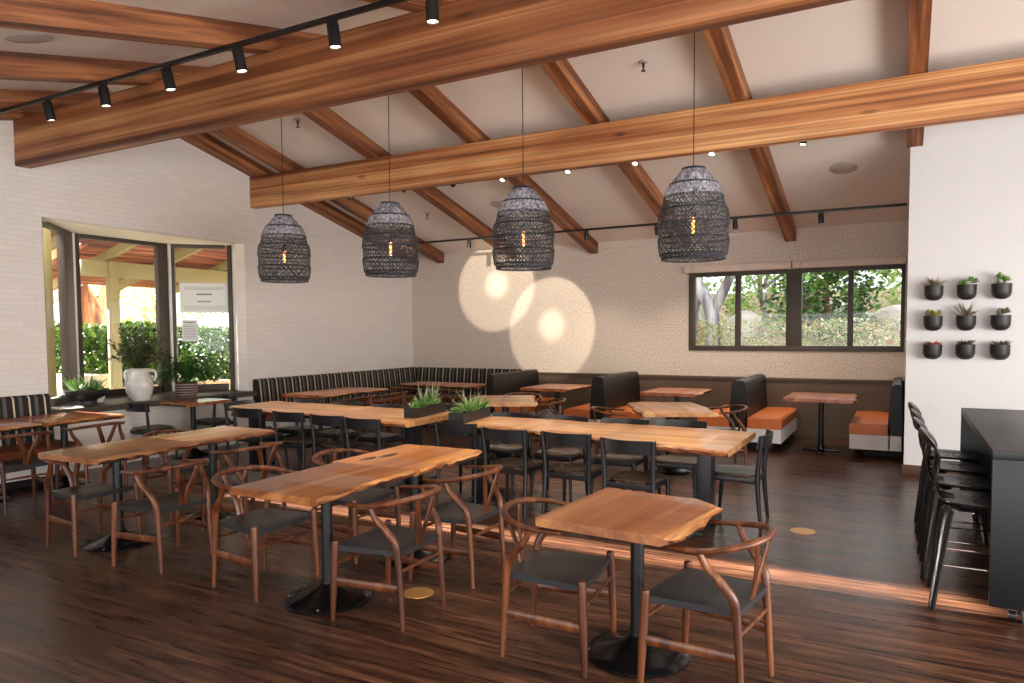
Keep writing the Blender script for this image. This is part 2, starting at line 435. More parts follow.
# ------------------------------------------------------------------ room shell
XL, YB, YR, XR, YW, YN = -9.0, 12.2, 6.3, 5.0, 9.5, -3.0
def zc(y):      # underside of the ceiling
    return 4.775-.25*abs(y-YR)
mb = MB(); mb.box(((XL+XR)/2, (YB+YN)/2, -.05), (XR-XL+.4, YB-YN+.4, .1)); struct(mb, 'floor', M['floor'])
mb = MB()
for (a, b) in ((YN-.2, YR), (YR, YB+.2)):
    mb.prism([(a, zc(a)), (b, zc(b)), (b, zc(b)+.15), (a, zc(a)+.15)], 'x', XL-.2, XR+.2)
struct(mb, 'ceiling', M['ceiling'])
# left wall, painted brick, with the bay opening
BY0, BY1, BZ0, BZ1 = 4.89, 7.88, .80, 3.10
mb = MB()
def wallx(mb, x0, x1, y0, y1, z0, z1=None):
    if z1 is None:
        ys = [y0] + ([YR] if y0 < YR < y1 else []) + [y1]
        poly = [(y0, z0), (y1, z0)] + [(y, zc(y)) for y in reversed(ys)]
    else: poly = [(y0, z0), (y1, z0), (y1, z1), (y0, z1)]
    mb.prism(poly, 'x', x0, x1)
wallx(mb, XL-.2, XL, YN, BY0, 0); wallx(mb, XL-.2, XL, BY1, YB, 0)
wallx(mb, XL-.2, XL, BY0, BY1, 0, BZ0-.04); wallx(mb, XL-.2, XL, BY0, BY1, BZ1)
struct(mb, 'wall_left', M['brick'])
# back wall with the slider window
WX0, WX1, WZ0, WZ1 = -3.2, .02, 1.37, 2.66
mb = MB()
def wally(mb, y0, y1, x0, x1, z0, z1): mb.box(((x0+x1)/2, (y0+y1)/2, (z0+z1)/2), (x1-x0, y1-y0, z1-z0))
zt = zc(YB)+.02
wally(mb, YB, YB+.2, XL-.2, WX0, 0, zt); wally(mb, YB, YB+.2, WX0, WX1, 0, WZ0); wally(mb, YB, YB+.2, WX0, WX1, WZ1, zt); wally(mb, YB, YB+.2, WX1, .3, 0, zt)
struct(mb, 'wall_back', M['wallpaper'])
# white wall block on the right (front face carries the planters)
mb = MB(); mb.prism([(YW, 0), (YB, 0), (YB, zc(YB)), (YW, zc(YW))], 'x', .04, XR)
struct(mb, 'wall_right', M['right_wall'])
mb = MB(); mb.box(((.02+XR)/2, YW-.008, .06), (XR-.02, .016, .12), .003); struct(mb, 'baseboard_right', M['basebrd'])
# far right side wall and wall behind the camera, both with glazed openings (out of frame)
mb = MB()
def east(y0, y1, z0, z1=None): wallx(mb, XR, XR+.2, y0, y1, z0, z1)
east(YN, -1.5, 0); east(-1.5, 7.5, 2.55); east(-1.5, 7.5, 0, .5); east(7.5, YW, 0)
struct(mb, 'wall_east', M['right_wall'])
mb = MB(); zb = zc(YN)
for (x0, x1, z0, z1) in ((XL, -6, 0, zb), (-6, 3.5, 0, .4), (-6, 3.5, 2.3, zb), (3.5, XR, 0, zb)): wally(mb, YN-.2, YN, x0, x1, z0, z1)
struct(mb, 'wall_front', M['right_wall'])

# beams and rafters
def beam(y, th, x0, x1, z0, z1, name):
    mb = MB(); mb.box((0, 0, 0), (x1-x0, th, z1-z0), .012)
    o = struct(mb, name, M['beam'] if y > 6 else M['beam_near_shaded'], loc=((x0+x1)/2, y+th/2, (z0+z1)/2)); return o
tag(beam(8.01, .13, XL-.03, XR, 3.66, 4.14, 'ceiling_beam'), 'long golden timber beam spanning behind the four hanging pendants')
tag(beam(4.62, .17, XL-.03, XR, 3.64, 4.17, 'ceiling_beam'), 'big shade-darkened timber beam nearest the camera, crossing top left')
rx = [XL+.001, -8.35, -6.67, -5.02, -3.34, -1.67, 0.0, 1.66, 3.3]
def rafter(x, far):
    mb = MB(); w = .165; d = .20
    if far: poly = [(YR, zc(YR)-d), (YB, zc(YB)-d), (YB, zc(YB)), (YR, zc(YR))]
    else: poly = [(YN, zc(YN)-d), (YR, zc(YR)-d), (YR, zc(YR)), (YN, zc(YN))]
    if x >= 0 and far: poly = [(YR, zc(YR)-d), (YW+.01, zc(YW)-d), (YW+.01, zc(YW)), (YR, zc(YR))]
    mb.prism([(p[0]-YR, p[1]-4.5) for p in poly], 'x', 0, w)
    o = struct(mb, 'rafter_beam', M['rafter'] if far else M['rafter_n'], loc=(x, YR, 4.5)); return o
for i, x in enumerate(rx):
    rafter(x, True); rafter(x, False)

# wainscot
mb = MB(); mb.box(((-6.38+.04)/2, YB-.015, .45), (6.38+.04, .03, .90)); mb.box(((-6.38+.04)/2, YB-.03, .915), (6.38+.04, .06, .035), .006)
struct(mb, 'trim_1', M['taupe'])

# back window
mb = MB(); fy0, fy1 = YB-.02, YB+.1
def fbox(mb, x0, x1, z0, z1, a=fy0, b=fy1, mi=None): mb.box(((x0+x1)/2, (a+b)/2, (z0+z1)/2), (x1-x0, b-a, z1-z0), .005, mi=mi)
fbox(mb, WX0, WX1, WZ0-.01, WZ0+.075); fbox(mb, WX0, WX1, WZ1-.06, WZ1)
fbox(mb, WX0, WX0+.1, WZ0+.075, WZ1-.06); fbox(mb, -1.64, -1.41, WZ0+.075, WZ1-.06); fbox(mb, WX1-.05, WX1, WZ0+.075, WZ1-.06)
fbox(mb, -2.44, -2.35, WZ0+.075, WZ1-.06, YB+.01, YB+.08); fbox(mb, -.75, -.67, WZ0+.075, WZ1-.06, YB+.01, YB+.08)
wf = struct(mb, 'window_1', M['bronze'])
for (x0, x1) in ((WX0+.1, -2.44), (-2.35, -1.64), (-1.41, -.75), (-.67, WX1-.05)):
    mb = MB(); mb.box(((x0+x1)/2, YB+.045, (WZ0+WZ1)/2), (x1-x0, .006, WZ1-WZ0-.13)); g = mb.build('window_pane', M['glass'], wf)
def blind(x0, x1, label):
    t = thing('roller_blind', ((x0+x1)/2, YB-.075, 2.72), label, 'blind', group='roller blinds above the long window')
    mb = MB(); mb.box((0, 0, 0), (x1-x0, .13, .115), .012); mb.build('valance', M['blind'], t)
    mb = MB(); mb.box((0, .02, -.066), (x1-x0-.04, .02, .022), .004); mb.build('bottom_rail', M['bronze'], t)
    mb = MB(); mb.tube([(-(x1-x0)/2+.14, -.067, .055), (-(x1-x0)/2+.10, -.067, -.055)], .003, 5); mb.build('seam', M['bronze'], t)
blind(-3.24, -1.56, 'pale roller blind cassette above the left half of the back window')
blind(-1.54, .03, 'pale roller blind cassette above the right half of the back window')

# bay window: sill, soffit, three angled sashes
A = (-9.18, 4.93); B = (-10.1, 5.85); C_ = (-10.1, 7.33); D = (-9.42, 7.98)
mb = MB()
mb.prism([(XL+.0, BY0), (A[0], BY0), A, B, C_, D, (XL+.0, BY1)], 'z', BZ0-.05, BZ0)
mb.prism([(XL+.14, BY0-.04), (XL-.01, BY0-.04), (XL-.01, BY1+.05), (XL+.14, BY1+.05)], 'z', BZ0-.075, BZ0+.0)
bay = struct(mb, 'window_2', M['bronze'])
mb = MB(); mb.prism([(XL-.19, BY0-.05), A, (B[0]-.1, B[1]-.1), (C_[0]-.1, C_[1]+.1), (D[0], D[1]+.1), (XL-.19, BY1+.2)], 'z', BZ1, BZ1+.1)
mb.build('window_soffit', M['soffit'], bay)
mb = MB(); mb.prism([(XL-.19, BY1+.0), (XL-.19, BY1+.12), (D[0], D[1]+.12), (D[0], D[1])], 'z', BZ0-.1, BZ1+.05)
mb.prism([(XL-.19, BY0-.1), (XL-.19, BY0+.0), (A[0], A[1]), (A[0]-.03, A[1]-.1)], 'z', BZ0-.1, BZ1+.05)
mb.build('window_reveal', M['white_paint'], bay)
def apron(a, b):
    mb = MB(); mb.prism([a, b, (b[0]-.12, b[1]), (a[0]-.12, a[1])], 'z', 0, BZ0-.05); return mb
mb = MB(); mb.prism([A, B, C_, D, (D[0]-.1, D[1]+.1), (C_[0]-.12, C_[1]+.08), (B[0]-.12, B[1]-.08), (A[0]-.1, A[1]-.1)], 'z', -.1, BZ0-.05)
mb.build('bay_base_wall', M['gwall'], bay)
def sash(a, b, wl, wr, name='sash'):
    a = Vector((a[0], a[1], 0)); b = Vector((b[0], b[1], 0)); L = (b-a).length; rz = math.atan2(b.y-a.y, b.x-a.x)
    mb = MB(); h = BZ1-BZ0; d = .09
    mb.box((wl/2, 0, h/2), (wl, d, h), .006); mb.box((L-wr/2, 0, h/2), (wr, d, h), .006)
    mb.box((L/2, 0, .05), (L-wl-wr, d, .10), .006); mb.box((L/2, 0, h-.03), (L-wl-wr, d, .06), .006)
    f = mb.build('sash_frame', M['bronze'], bay, loc=(a.x, a.y, BZ0), rz=rz)
    mb = MB(); mb.box((L/2, 0, h/2), (L-wl-wr+.01, .006, h-.14)); g = mb.build('window_pane', M['glass'], f)
    return f
sash(A, B, .05, .44); sash(B, C_, .10, .19); sash(C_, D, .11, .06)
# pale mullion strips at the two bends
for p, nm in (((B[0]+.055, B[1]+.0), 0), ((C_[0]+.06, C_[1]-.0), 0)):
    mb = MB(); mb.box((p[0], p[1], (BZ0+BZ1)/2), (.035, .045, BZ1-BZ0-.001), .004); mb.build('mullion_strip', M['white_paint'], bay)
# notices taped to the right sash glass
def on_sash(s, z, off=.012):
    a = Vector((C_[0], C_[1], 0)); b = Vector((D[0], D[1], 0)); d = (b-a).normalized(); n = Vector((d.y, -d.x, 0))
    p = a+d*s+n*off; return Vector((p.x, p.y, z)), math.atan2(d.y, d.x)
def notice(s0, s1, z0, z1, label, lines):
    p, rz = on_sash((s0+s1)/2, (z0+z1)/2)
    t = thing('paper_notice', p, label, 'notice', rz)
    w = s1-s0; h = z1-z0
    mb = MB(); mb.box((0, 0, 0), (w, .003, h)); mb.build('sheet', M['paper'], t)
    mb = MB()
    for (x, z, lw, lh) in lines: mb.box((x*w, -.0022, z*h), (lw*w, .0014, lh*h))
    mb.build('printed_lines', M['ink'], t)
notice(.17, .88, 2.03, 2.50, 'large white paper notice taped across the right bay window pane', [(0, .12, .32, .05), (0, -.12, .28, .04)] + [(0, .36-.04*k, .8, .010) for k in range(3)]+[(0, -.28-.05*k, .85, .010) for k in range(3)])
notice(.19, .42, 1.58, 1.92, 'small grey paper notice taped below the large one', [(0, .38, .7, .05)] + [(0, .26-.075*k, .8, .018) for k in range(9)])

# ------------------------------------------------------------------ tabletops and tables
def slab(mb, L, wn, wf, t=.045, live_n=True, live_f=False, seed=0, bev=.035, ch=(0, 0, 0, 0), amp=.017):
    """live-edge slab along local x. wn(u), wf(u): half widths on -y and +y sides (callables or (start,end))"""
    rnd = random.Random(seed); N = max(16, int(L*18))
    ph = [rnd.uniform(0, 6.28) for _ in range(6)]
    def wob(u, k): return amp*(math.sin(u*5.1+ph[k])+.6*math.sin(u*11.3+ph[k+1])+.35*math.sin(u*23.7+ph[k+2])+.2*rnd.uniform(-1, 1))
    secs = []
    for i in range(N+1):
        s = i/N; u = (s-.5)*L
        a = wn[0]+(wn[1]-wn[0])*s; b = wf[0]+(wf[1]-wf[0])*s
        if live_n: a += wob(u, 0)
        if live_f: b += wob(u, 3)
        e = min(s, 1-s)*L
        for q, (cl, side) in enumerate(((ch[0], 'n0'), (ch[1], 'n1'), (ch[2], 'f0'), (ch[3], 'f1'))):
            if not cl: continue
            dist = s*L if side[1] == '0' else (1-s)*L
            if dist < cl:
                if side[0] == 'n': a -= (cl-dist)*.8
                else: b -= (cl-dist)*.8
        ia = bev*(1+.35*math.sin(u*7+ph[4])) if live_n else .004
        ib = bev*(1+.35*math.sin(u*8+ph[5])) if live_f else .004
        zr = rnd.uniform(-.006, .006) if live_n else 0
        sec = [(-a+ia, t), (b-ib, t), (b, t-(.014 if live_f else .004)), (b-(.01 if live_f else 0), t*.35), (b-(.03 if live_f else .003), 0),
               (-a+(.035 if live_n else .003), 0), (-a+(.008 if live_n else 0), t*.3+zr), (-a, t-(.016 if live_n else .004)+zr)]
        secs.append([(u, y, z) for (y, z) in sec])
    n = 8; vs = [p for s_ in secs for p in s_]; fs = []; mi = []
    for i in range(N):
        for j in range(n):
            j2 = (j+1) % n; fs.append((i*n+j, i*n+j2, (i+1)*n+j2, (i+1)*n+j))
            mi.append({0: 0, 1: 1 if live_f else 0, 2: 2 if live_f else 0, 3: 2 if live_f else 0, 4: 0, 5: 2 if live_n else 0, 6: 2 if live_n else 0, 7: 1 if live_n else 0}[j])
    fs.append(tuple(range(n))[::-1]); fs.append(tuple(N*n+j for j in range(n))); mi += [0, 0]
    o = len(mb.v); mb.v += vs; mb.f += [tuple(k+o for k in f) for f in fs]; mb.m += mi

TZ = .775
base_proto = {}
def pedestal(parent, off=(0, 0), r=.27, kind='dome', h=TZ-.045):
    if kind == 'dome':
        mb = MB(); mb.lathe([(r, 0), (r+.003, .008), (r-.004, .016), (r*.80, .028), (r*.5, .052), (r*.26, .082), (.055, .10), (.04, .11)], 40, (off[0], off[1], 0))
        for a in range(4): mb.lathe([(.012, .0), (.014, .012), (.006, .03)], 8, (off[0]+(r-.02)*math.cos(a*PI/2+.5), off[1]+(r-.02)*math.sin(a*PI/2+.5), 0))
        mb.build('base', M['iron'], parent)
    else:
        mb = MB()
        for a in range(2):
            mb.box((off[0], off[1], .018), (.62 if a == 0 else .06, .06 if a == 0 else .48, .03), .008)
        mb.lathe([(.05, .0), (.05, .04), (.042, .07)], 16, (off[0], off[1], 0))
        mb.build('base', M['iron'], parent)
    mb = MB(); mb.lathe([(.036, .06), (.036, h-.01)], 20, (off[0], off[1], 0)); mb.lathe([(.043, .09), (.043, .13)], 20, (off[0], off[1], 0)); mb.build('column', M['steel'], parent)
    mb = MB(); mb.box((off[0], off[1], h-.009), (.42, .07, .018), .003); mb.box((off[0], off[1], h-.009), (.07, .42, .0178), .003); mb.build('top_bracket', M['steel'], parent)

def table(x, y, L, W, rz, mat, label, seed, live_n=True, live_f=False, base='dome', boff=(0, 0), ch=(0, 0, 0, 0), bev=.03, name='dining_table', group=None, wn=None, wf=None, t=.045, knots=()):
    T = thing(name, (x, y, 0), label, 'table', R_(rz), group)
    mb = MB(); slab(mb, L, wn or (W/2, W/2), wf or (W/2, W/2), t, live_n, live_f, seed, bev, ch)
    for i, v in enumerate(mb.v): mb.v[i] = (v[0], v[1], v[2]+TZ-t)
    for (kx, ky, kl, kw) in knots:
        n0 = len(mb.v); mb.lathe([(.3, .0006), (.2, .0010), (0, .0012)], 14, mi=3)
        for i in range(n0, len(mb.v)):
            v = mb.v[i]; mb.v[i] = (kx+v[0]*kl*(1+.2*math.sin(v[1]*9)), ky+v[1]*kw, TZ+v[2])
    mb.build('tabletop', [M[mat], M['sap'], M['bark'], M['knot']], T, angle=30)
    if base: pedestal(T, boff, kind=base)
    return T
G2 = 'square live-edge pedestal tables'
table(-1.20, 3.53, .80, .72, 85, 'top_mid', 'square live-edge wood table standing alone in the front, chamfered pale right edge', 3, boff=(.03, 0), ch=(0, .10, 0, 0), bev=.075)
table(-3.20, 3.42, .93, .70, 90, 'top_mid', 'brown wooden table nearest the camera in the pair left of the front table', 5, boff=(-.02, 0))
table(-3.22, 4.335, .90, .76, 91, 'top_orange', 'orange wooden table with two dark knots, pushed behind the brown table', 8, boff=(.03, 0), knots=((-.235, .215, .30, .12), (-.06, .165, .34, .13)))
table(-5.60, 3.60, .90, .74, 93, 'top_mid', 'brown live-edge table, nearer of the pair standing at the left', 11, boff=(-.05, 0), bev=.045)
table(-5.62, 4.49, .86, .70, 91, 'top_gold', 'paler rough-edged table pushed behind the brown one at the left', 14, boff=(0, 0), bev=.06)
table(-8.28, 3.78, .84, .90, 90, 'top_red', 'reddish wooden table cut off by the left frame edge, before the striped bench', 17)
table(-8.30, 4.66, .86, .88, 92, 'top_red', 'reddish wooden table beside the left striped bench, next to the black bowl', 19)
table(-8.64, 6.60, .68, .74, 2, 'top_mid', 'small wooden table under the bay window between two black chairs', 23, base='dome')
# booth tables
table(-5.12, 11.0, 1.05, .85, 90, 'top_red', 'wooden booth table in the leftmost booth of the back wall', 31, base='cross')
table(-3.05, 10.95, 1.05, .85, 90, 'top_red', 'wooden booth table in the middle booth below the window left end', 33, base='cross')
table(-.98, 10.85, 1.05, .88, 90, 'top_red', 'wooden booth table in the right booth, its black column and foot in view', 35, base='cross')
# loose tables before the booths
table(-4.80, 8.60, 1.15, .85, 118, 'top_gold', 'turned live-edge table before the leftmost booth, behind the succulent planter', 37, live_f=True)
table(-2.46, 8.50, 1.25, .88, 118, 'top_gold', 'turned live-edge table before the middle booth, behind the long table', 39, live_f=True)
# corner tables
table(-7.90, 8.30, .74, .86, 90, 'top_red', 'wooden table along the left striped bench, nearer one of the pair', 41)
table(-7.88, 9.06, .76, .84, 90, 'top_red', 'wooden table along the left striped bench, farther one of the pair', 43)
table(-7.60, 10.75, .80, .70, 0, 'top_red', 'wooden table at the striped bench in the far corner', 45)
table(-6.78, 10.72, .80, .70, 0, 'top_red', 'wooden table at the back striped bench beside the first booth', 47)

# long communal tables: slab, and two black steel end frames
def long_table(x0, x1, yf0, yf1, yn0, yn1, label, seed, px):
    cx = (x0+x1)/2; cy = (yf0+yn1)/2
    T = thing('communal_table', (cx, cy, 0), label, 'table')
    mb = MB(); slab(mb, x1-x0, (cy-yn0, cy-yn1), (yf0-cy, yf1-cy), .055, True, True, seed, .03, (.10, .05, .05, .0), .016)
    for i, v in enumerate(mb.v): mb.v[i] = (v[0], v[1], v[2]+TZ-.055)
    mb.build('tabletop', [M['top_gold'], M['sap'], M['bark']], T, angle=30)
    for s in (-1, 1):
        ex = s*((x1-x0)/2-.31)
        mb = MB()
        mb.box((ex, 0, (TZ-.055)/2), (.12, .17, TZ-.056), .004)
        mb.box((ex, 0, .02), (.12, .72, .04), .004); mb.box((ex, 0, TZ-.075), (.12, .7, .035), .004)
        mb.build('leg_frame', M['steel'], T)
long_table(-4.05, -1.16, 6.84, 6.80, 6.09, 5.56, 'long golden live-edge communal table on the right, end facing the booths aisle', 51, 0)
long_table(-7.54, -4.46, 7.08, 7.02, 6.22, 5.84, 'long golden live-edge communal table on the left, toward the window', 53, 0)

# ------------------------------------------------------------------ wishbone chairs
def make_y_chair():
    t = thing('wishbone_chair', (0, 0, 0), 'x', 'chair')
    W = M['chair_wood']
    # seat: dished black leather, trapezoid, wrapped over the frame
    mb = MB(); nu, nv = 10, 10; top = []; bot = []
    for i in range(nu+1):
        u = i/nu; x = -.215+.432*u; hw = .196+.058*u
        ex = 1-abs(2*u-1)**4
        for j in range(nv+1):
            v = j/nv*2-1
            dz = -.012*(1-v*v)*math.sin(PI*u)
            edge = .010*(max(abs(v), abs(2*u-1))**8)
            top.append((x+(.012*(1-v*v) if i == nu else 0), v*hw, .458+dz-edge))
    n = nv+1
    fs = [(i*n+j, i*n+j+1, (i+1)*n+j+1, (i+1)*n+j) for i in range(nu) for j in range(nv)]
    m0 = len(top); ring = [j for j in range(n)]+[i*n+nv for i in range(1, nu+1)]+[nu*n+j for j in range(nv-1, -1, -1)]+[i*n for i in range(nu-1, 0, -1)]
    vs = top[:]
    for k in ring: p = top[k]; vs.append((p[0]*.995, p[1]*.99, .416))
    for q in range(len(ring)):
        q2 = (q+1) % len(ring); fs.append((ring[q], ring[q2], m0+q2, m0+q))
    fs.append(tuple(m0+q for q in range(len(ring))))
    mb.add(vs, fs); mb.build('seat', M['leather'], t, angle=50)
    for s in (-1, 1):
        # front leg, tapered, knob standing just above the seat corner
        p = smooth_path([(.235, s*.268, 0), (.228, s*.262, .2), (.218, s*.256, .44), (.217, s*.255, .474)], 4)
        mb = MB(); mb.tube(p+[Vector((.217, s*.255, .480))], lerp_list([.0135, .018, .0215, .022, .0215, .019], len(p))+[.008], 10); mb.build('leg', W, t)
        # rear leg: straight splayed below, bent forward above the seat to carry the arm
        p = smooth_path([(-.235, s*.215, 0), (-.222, s*.212, .2), (-.208, s*.212, .40), (-.196, s*.222, .50), (-.145, s*.240, .575), (-.085, s*.257, .64), (-.052, s*.268, .708)], 5)
        mb = MB(); mb.tube(p, lerp_list([.0135, .0175, .021, .0225, .021, .0175, .015], len(p)), 10); mb.build('leg', W, t)
    # bent top rail
    pts = []
    K = 30
    for i in range(K+1):
        a = -PI/2*1.0 + PI*i/K   # -90..90 : sweep round the back
        x = -.045-.235*math.cos(a)**.9 if math.cos(a) > 0 else -.045
        y = .277*math.sin(a)
        pts.append((x, y, .712+.040*max(0, math.cos(a))))
    pre = [(.115, -.262, .704), (.07, -.270, .706), (.01, -.276, .709)]
    pts = pre + pts + [(p[0], -p[1], p[2]) for p in reversed(pre)]
    k = len(pts)
    mb = MB(); mb.tube(pts, lerp_list([.016, .021, .019, .018, .0185, .019, .0185, .018, .019, .021, .016], k), 10, ry=lerp_list([.011, .014, .0155, .0165, .0175, .018, .0175, .0165, .0155, .014, .011], k), up=(0, 0, 1))
    mb.build('top_rail', W, t)
    # Y splat
    mb = MB()
    for s in (-1, 1):
        p = smooth_path([(-.202, s*.014, .425), (-.222, s*.018, .52), (-.240, s*.048, .61), (-.262, s*.098, .745)], 6)
        mb.tube(p, lerp_list([.024, .023, .024, .022], len(p)), 8, ry=.007, up=(1, 0, .12))
    mb.build('back_splat', W, t)
    # stretchers: flat boards at the sides, rounds in front and behind
    for s in (-1, 1):
        mb = MB(); mb.tube([(-.222, s*.212, .235), (.226, s*.262, .235)], .008, 8, ry=.025, up=(0, 0, 1)); mb.build('stretcher', W, t)
    mb = MB(); mb.tube([(.222, -.257, .335), (.222, 0, .335), (.222, .257, .335)], [.008, .0125, .008], 8); mb.build('stretcher', W, t)
    mb = MB(); mb.tube([(-.215, -.212, .335), (-.215, 0, .335), (-.215, .212, .335)], [.008, .0125, .008], 8); mb.build('stretcher', W, t)
    return t
yproto = make_y_chair(); used_y = [False]
def ychair(x, y, deg, label):
    if not used_y[0]:
        used_y[0] = True; yproto.location = (x, y, 0); yproto.rotation_euler.z = R_(deg); yproto['label'] = label; yproto['group'] = 'wooden wishbone chairs'; return yproto
    return dup(yproto, (x, y, 0), R_(deg), label, 'wooden wishbone chairs')
ychair(-1.60, 3.44, 5, 'wishbone chair on the left side of the lone front table')
ychair(-.80, 3.46, 172, 'wishbone chair on the right side of the lone front table, nearest the camera')
ychair(-3.80, 3.42, -1, 'wishbone chair at the left near corner of the brown and orange table pair')
ychair(-3.74, 4.28, 1, 'wishbone chair left of the orange table, mostly hidden behind the tabletop')
ychair(-2.71, 3.43, 181, 'wishbone chair on the right side of the brown table, before its pedestal')
ychair(-2.71, 4.20, 180, 'wishbone chair on the right side of the orange table with knots')
ychair(-5.78, 3.43, 0, 'wishbone chair on the left side of the nearer left-pair table')
ychair(-6.05, 4.45, 0, 'wishbone chair behind the rear left-pair table, only parts showing')
ychair(-4.83, 3.43, 180, 'wishbone chair on the right side of the nearer left-pair table')
ychair(-4.98, 4.32, 180, 'wishbone chair on the right side of the paler rough-edged table')
ychair(-7.60, 3.80, 178, 'wishbone chair cut by the left frame edge, at the reddish table')
ychair(-7.66, 4.60, 180, 'wishbone chair facing the left bench at the table beside the black bowl')
ychair(-5.02, 9.55, 298, 'wishbone chair behind the turned table before the leftmost booth')
ychair(-4.35, 8.95, 205, 'wishbone chair at the right side of the turned table before the leftmost booth')
ychair(-3.08, 8.30, 20, 'wishbone chair at the left side of the turned table before the middle booth')
ychair(-1.95, 9.05, 208, 'wishbone chair at the right side of the turned table, beside the right booth back')
ychair(-7.20, 8.30, 180, 'wishbone chair facing the left striped bench, nearer one')
ychair(-7.18, 9.08, 180, 'wishbone chair facing the left striped bench, farther one')
ychair(-7.60, 10.15, 90, 'wishbone chair with its back to the room at the corner table')
ychair(-6.78, 10.12, 90, 'wishbone chair with its back to the room beside the first booth')

# ------------------------------------------------------------------ black chairs
def make_b_chair():
    t = thing('black_chair', (0, 0, 0), 'x', 'chair')
    K = M['black_wood']
    mb = MB(); N = 28; rings = []
    def outline(sc, z, dish=0):
        pts = []
        for i in range(N):
            a = 2*PI*i/N; c, s = math.cos(a), math.sin(a)
            x = .205*abs(c)**.62*(1 if c > 0 else -1); y = .225*abs(s)**.62*(1 if s > 0 else -1)
            y *= 1+.06*(x/.2)
            pts.append((x*sc, y*sc, z))
        return pts
    mb.loft([outline(.93, .436), outline(1, .446), outline(1, .456), outline(.96, .462), outline(.7, .456), outline(.35, .450), outline(.05, .448)])
    mb.build('seat', M['brown_seat'], t)
    mb = MB()
    for s in (-1, 1):
        p = [(-.195, s*.205, .405), (0, s*.205, .41), (.17, s*.205, .415)]
        mb.tube(p, .010, 6, ry=[.030, .022, .022], up=(0, 0, 1))
    mb.tube([(.165, -.205, .415), (.165, .205, .415)], .010, 6, ry=.022, up=(0, 0, 1)); mb.tube([(-.195, -.2, .405), (-.195, .2, .405)], .010, 6, ry=.028, up=(0, 0, 1))
    mb.build('seat_frame', K, t)
    for s in (-1, 1):
        mb = MB(); mb.tube([(.195, s*.225, 0), (.175, s*.208, .25), (.168, s*.204, .44)], [.0135, .019, .0195], 10); mb.build('leg', K, t)
        p = smooth_path([(-.235, s*.228, 0), (-.212, s*.222, .22), (-.200, s*.218, .43), (-.215, s*.222, .62), (-.236, s*.230, .800)], 4)
        mb = MB(); mb.tube(p, lerp_list([.0145, .019, .0215, .019, .015], len(p)), 10); mb.build('leg', K, t)
    # curved back board between the posts
    secs = []
    for i in range(13):
        s = i/12*2-1; y = s*.246; x = -.198-.078*(1-s*s); lean = .018
        z0 = .690; z1 = .805
        secs.append([(x+.006, y, z0), (x-.006, y, z0), (x-.006-lean, y, z1), (x+.006-lean, y, z1)])
    mb = MB(); mb.loft(secs); mb.build('backrest', K, t)
    return t
bproto = make_b_chair(); used_b = [False]
def bchair(x, y, deg, label):
    if not used_b[0]:
        used_b[0] = True; bproto.location = (x, y, 0); bproto.rotation_euler.z = R_(deg); bproto['label'] = label; bproto['group'] = 'black wooden dining chairs'; return bproto
    return dup(bproto, (x, y, 0), R_(deg), label, 'black wooden dining chairs')
o_ = ['first', 'second', 'third', 'fourth']
for i, (x, y, a) in enumerate(((-3.87, 6.16, 89), (-3.22, 5.99, 87), (-2.60, 6.00, 88), (-1.97, 5.86, 86))):
    bchair(x, y, a, f'black chair on the near side of the right long table, {o_[i]} from its planter end')
for i, (x, y) in enumerate(((-3.76, 6.70), (-3.10, 6.68), (-2.45, 6.70), (-1.90, 6.82))):
    bchair(x, y, 270+i, f'black chair on the far side of the right long table, {o_[i]} from its planter end')
bchair(-1.27, 6.52, 182, 'black chair at the right end of the right long table, facing its end')
for i, (x, y) in enumerate(((-6.92, 6.26), (-6.16, 6.18), (-5.52, 6.12), (-4.97, 6.06))):
    bchair(x, y, 88, f'black chair on the near side of the left long table, {o_[i]} from the window end')
for i, (x, y) in enumerate(((-6.97, 6.90), (-6.25, 6.84), (-5.55, 6.82))):
    bchair(x, y, 270, f'black chair on the far side of the left long table, {o_[i]} from the window end')
bchair(-7.48, 6.60, 2, 'black chair at the window end of the left long table')
bchair(-8.80, 6.10, 88, 'black chair in front of the white vase at the small window table')
bchair(-8.76, 7.02, 270, 'black chair right of the small window table, below the fern')

# ------------------------------------------------------------------ striped banquettes and booths
def bench_section(parent, axis, a, b, wall, depth, bh, mat_back, mat_seat, plinth=True):
    """bench along 'axis' from a to b, its back against coordinate 'wall', sitting toward room (+x for axis y, -y for axis x)"""
    def P(al, off, z):
        return (wall+off, al, z) if axis == 'y' else (al, wall-off, z)
    def slabp(name, m, pts, a_=a, b_=b, ang=38):
        mb = MB(); mb.loft([[P(a_, o, z) for (o, z) in pts], [P(b_, o, z) for (o, z) in pts]]); return mb.build(name, m, parent, angle=ang)
    slabp('backrest', mat_back, [(.02, .44), (.02, bh-.02), (.05, bh), (.10, bh), (.13, bh-.03), (.155, .75), (.19, .44)])
    slabp('seat_cushion', mat_seat, [(.12, .33), (depth-.01, .33), (depth+.005, .36), (depth+.005, .44), (depth-.03, .462), (.12, .462)])
    slabp('base_panel', M['plinth'], [(.03, .12), (depth-.02, .12), (depth-.02, .329), (.03, .329)])
    slabp('toe_kick', M['recess'], [(.03, .0), (depth-.20, .0), (depth-.20, .119), (.03, .119)])
t = thing('striped_bench', (XL+.02, 3.9, 0), 'black and cream striped bench at the left edge, beside the window ledge', 'bench')
def rel(parent, f, *a, **k):
    before = set(bpy.data.objects); f(parent, *a, **k)
    for o in set(bpy.data.objects)-before: o.location = (-parent.location.x, -parent.location.y, 0)
rel(t, bench_section, 'y', 2.2, 4.84, XL, .62, 1.0, M['stripe_y'], M['brown_leather'])
t = thing('striped_bench', (-8.7, 11.9, 0), 'black and cream striped corner bench running along the left wall to the back wall', 'bench')
rel(t, bench_section, 'y', 7.96, YB-.02, XL, .62, .98, M['stripe_y'], M['brown_leather'])
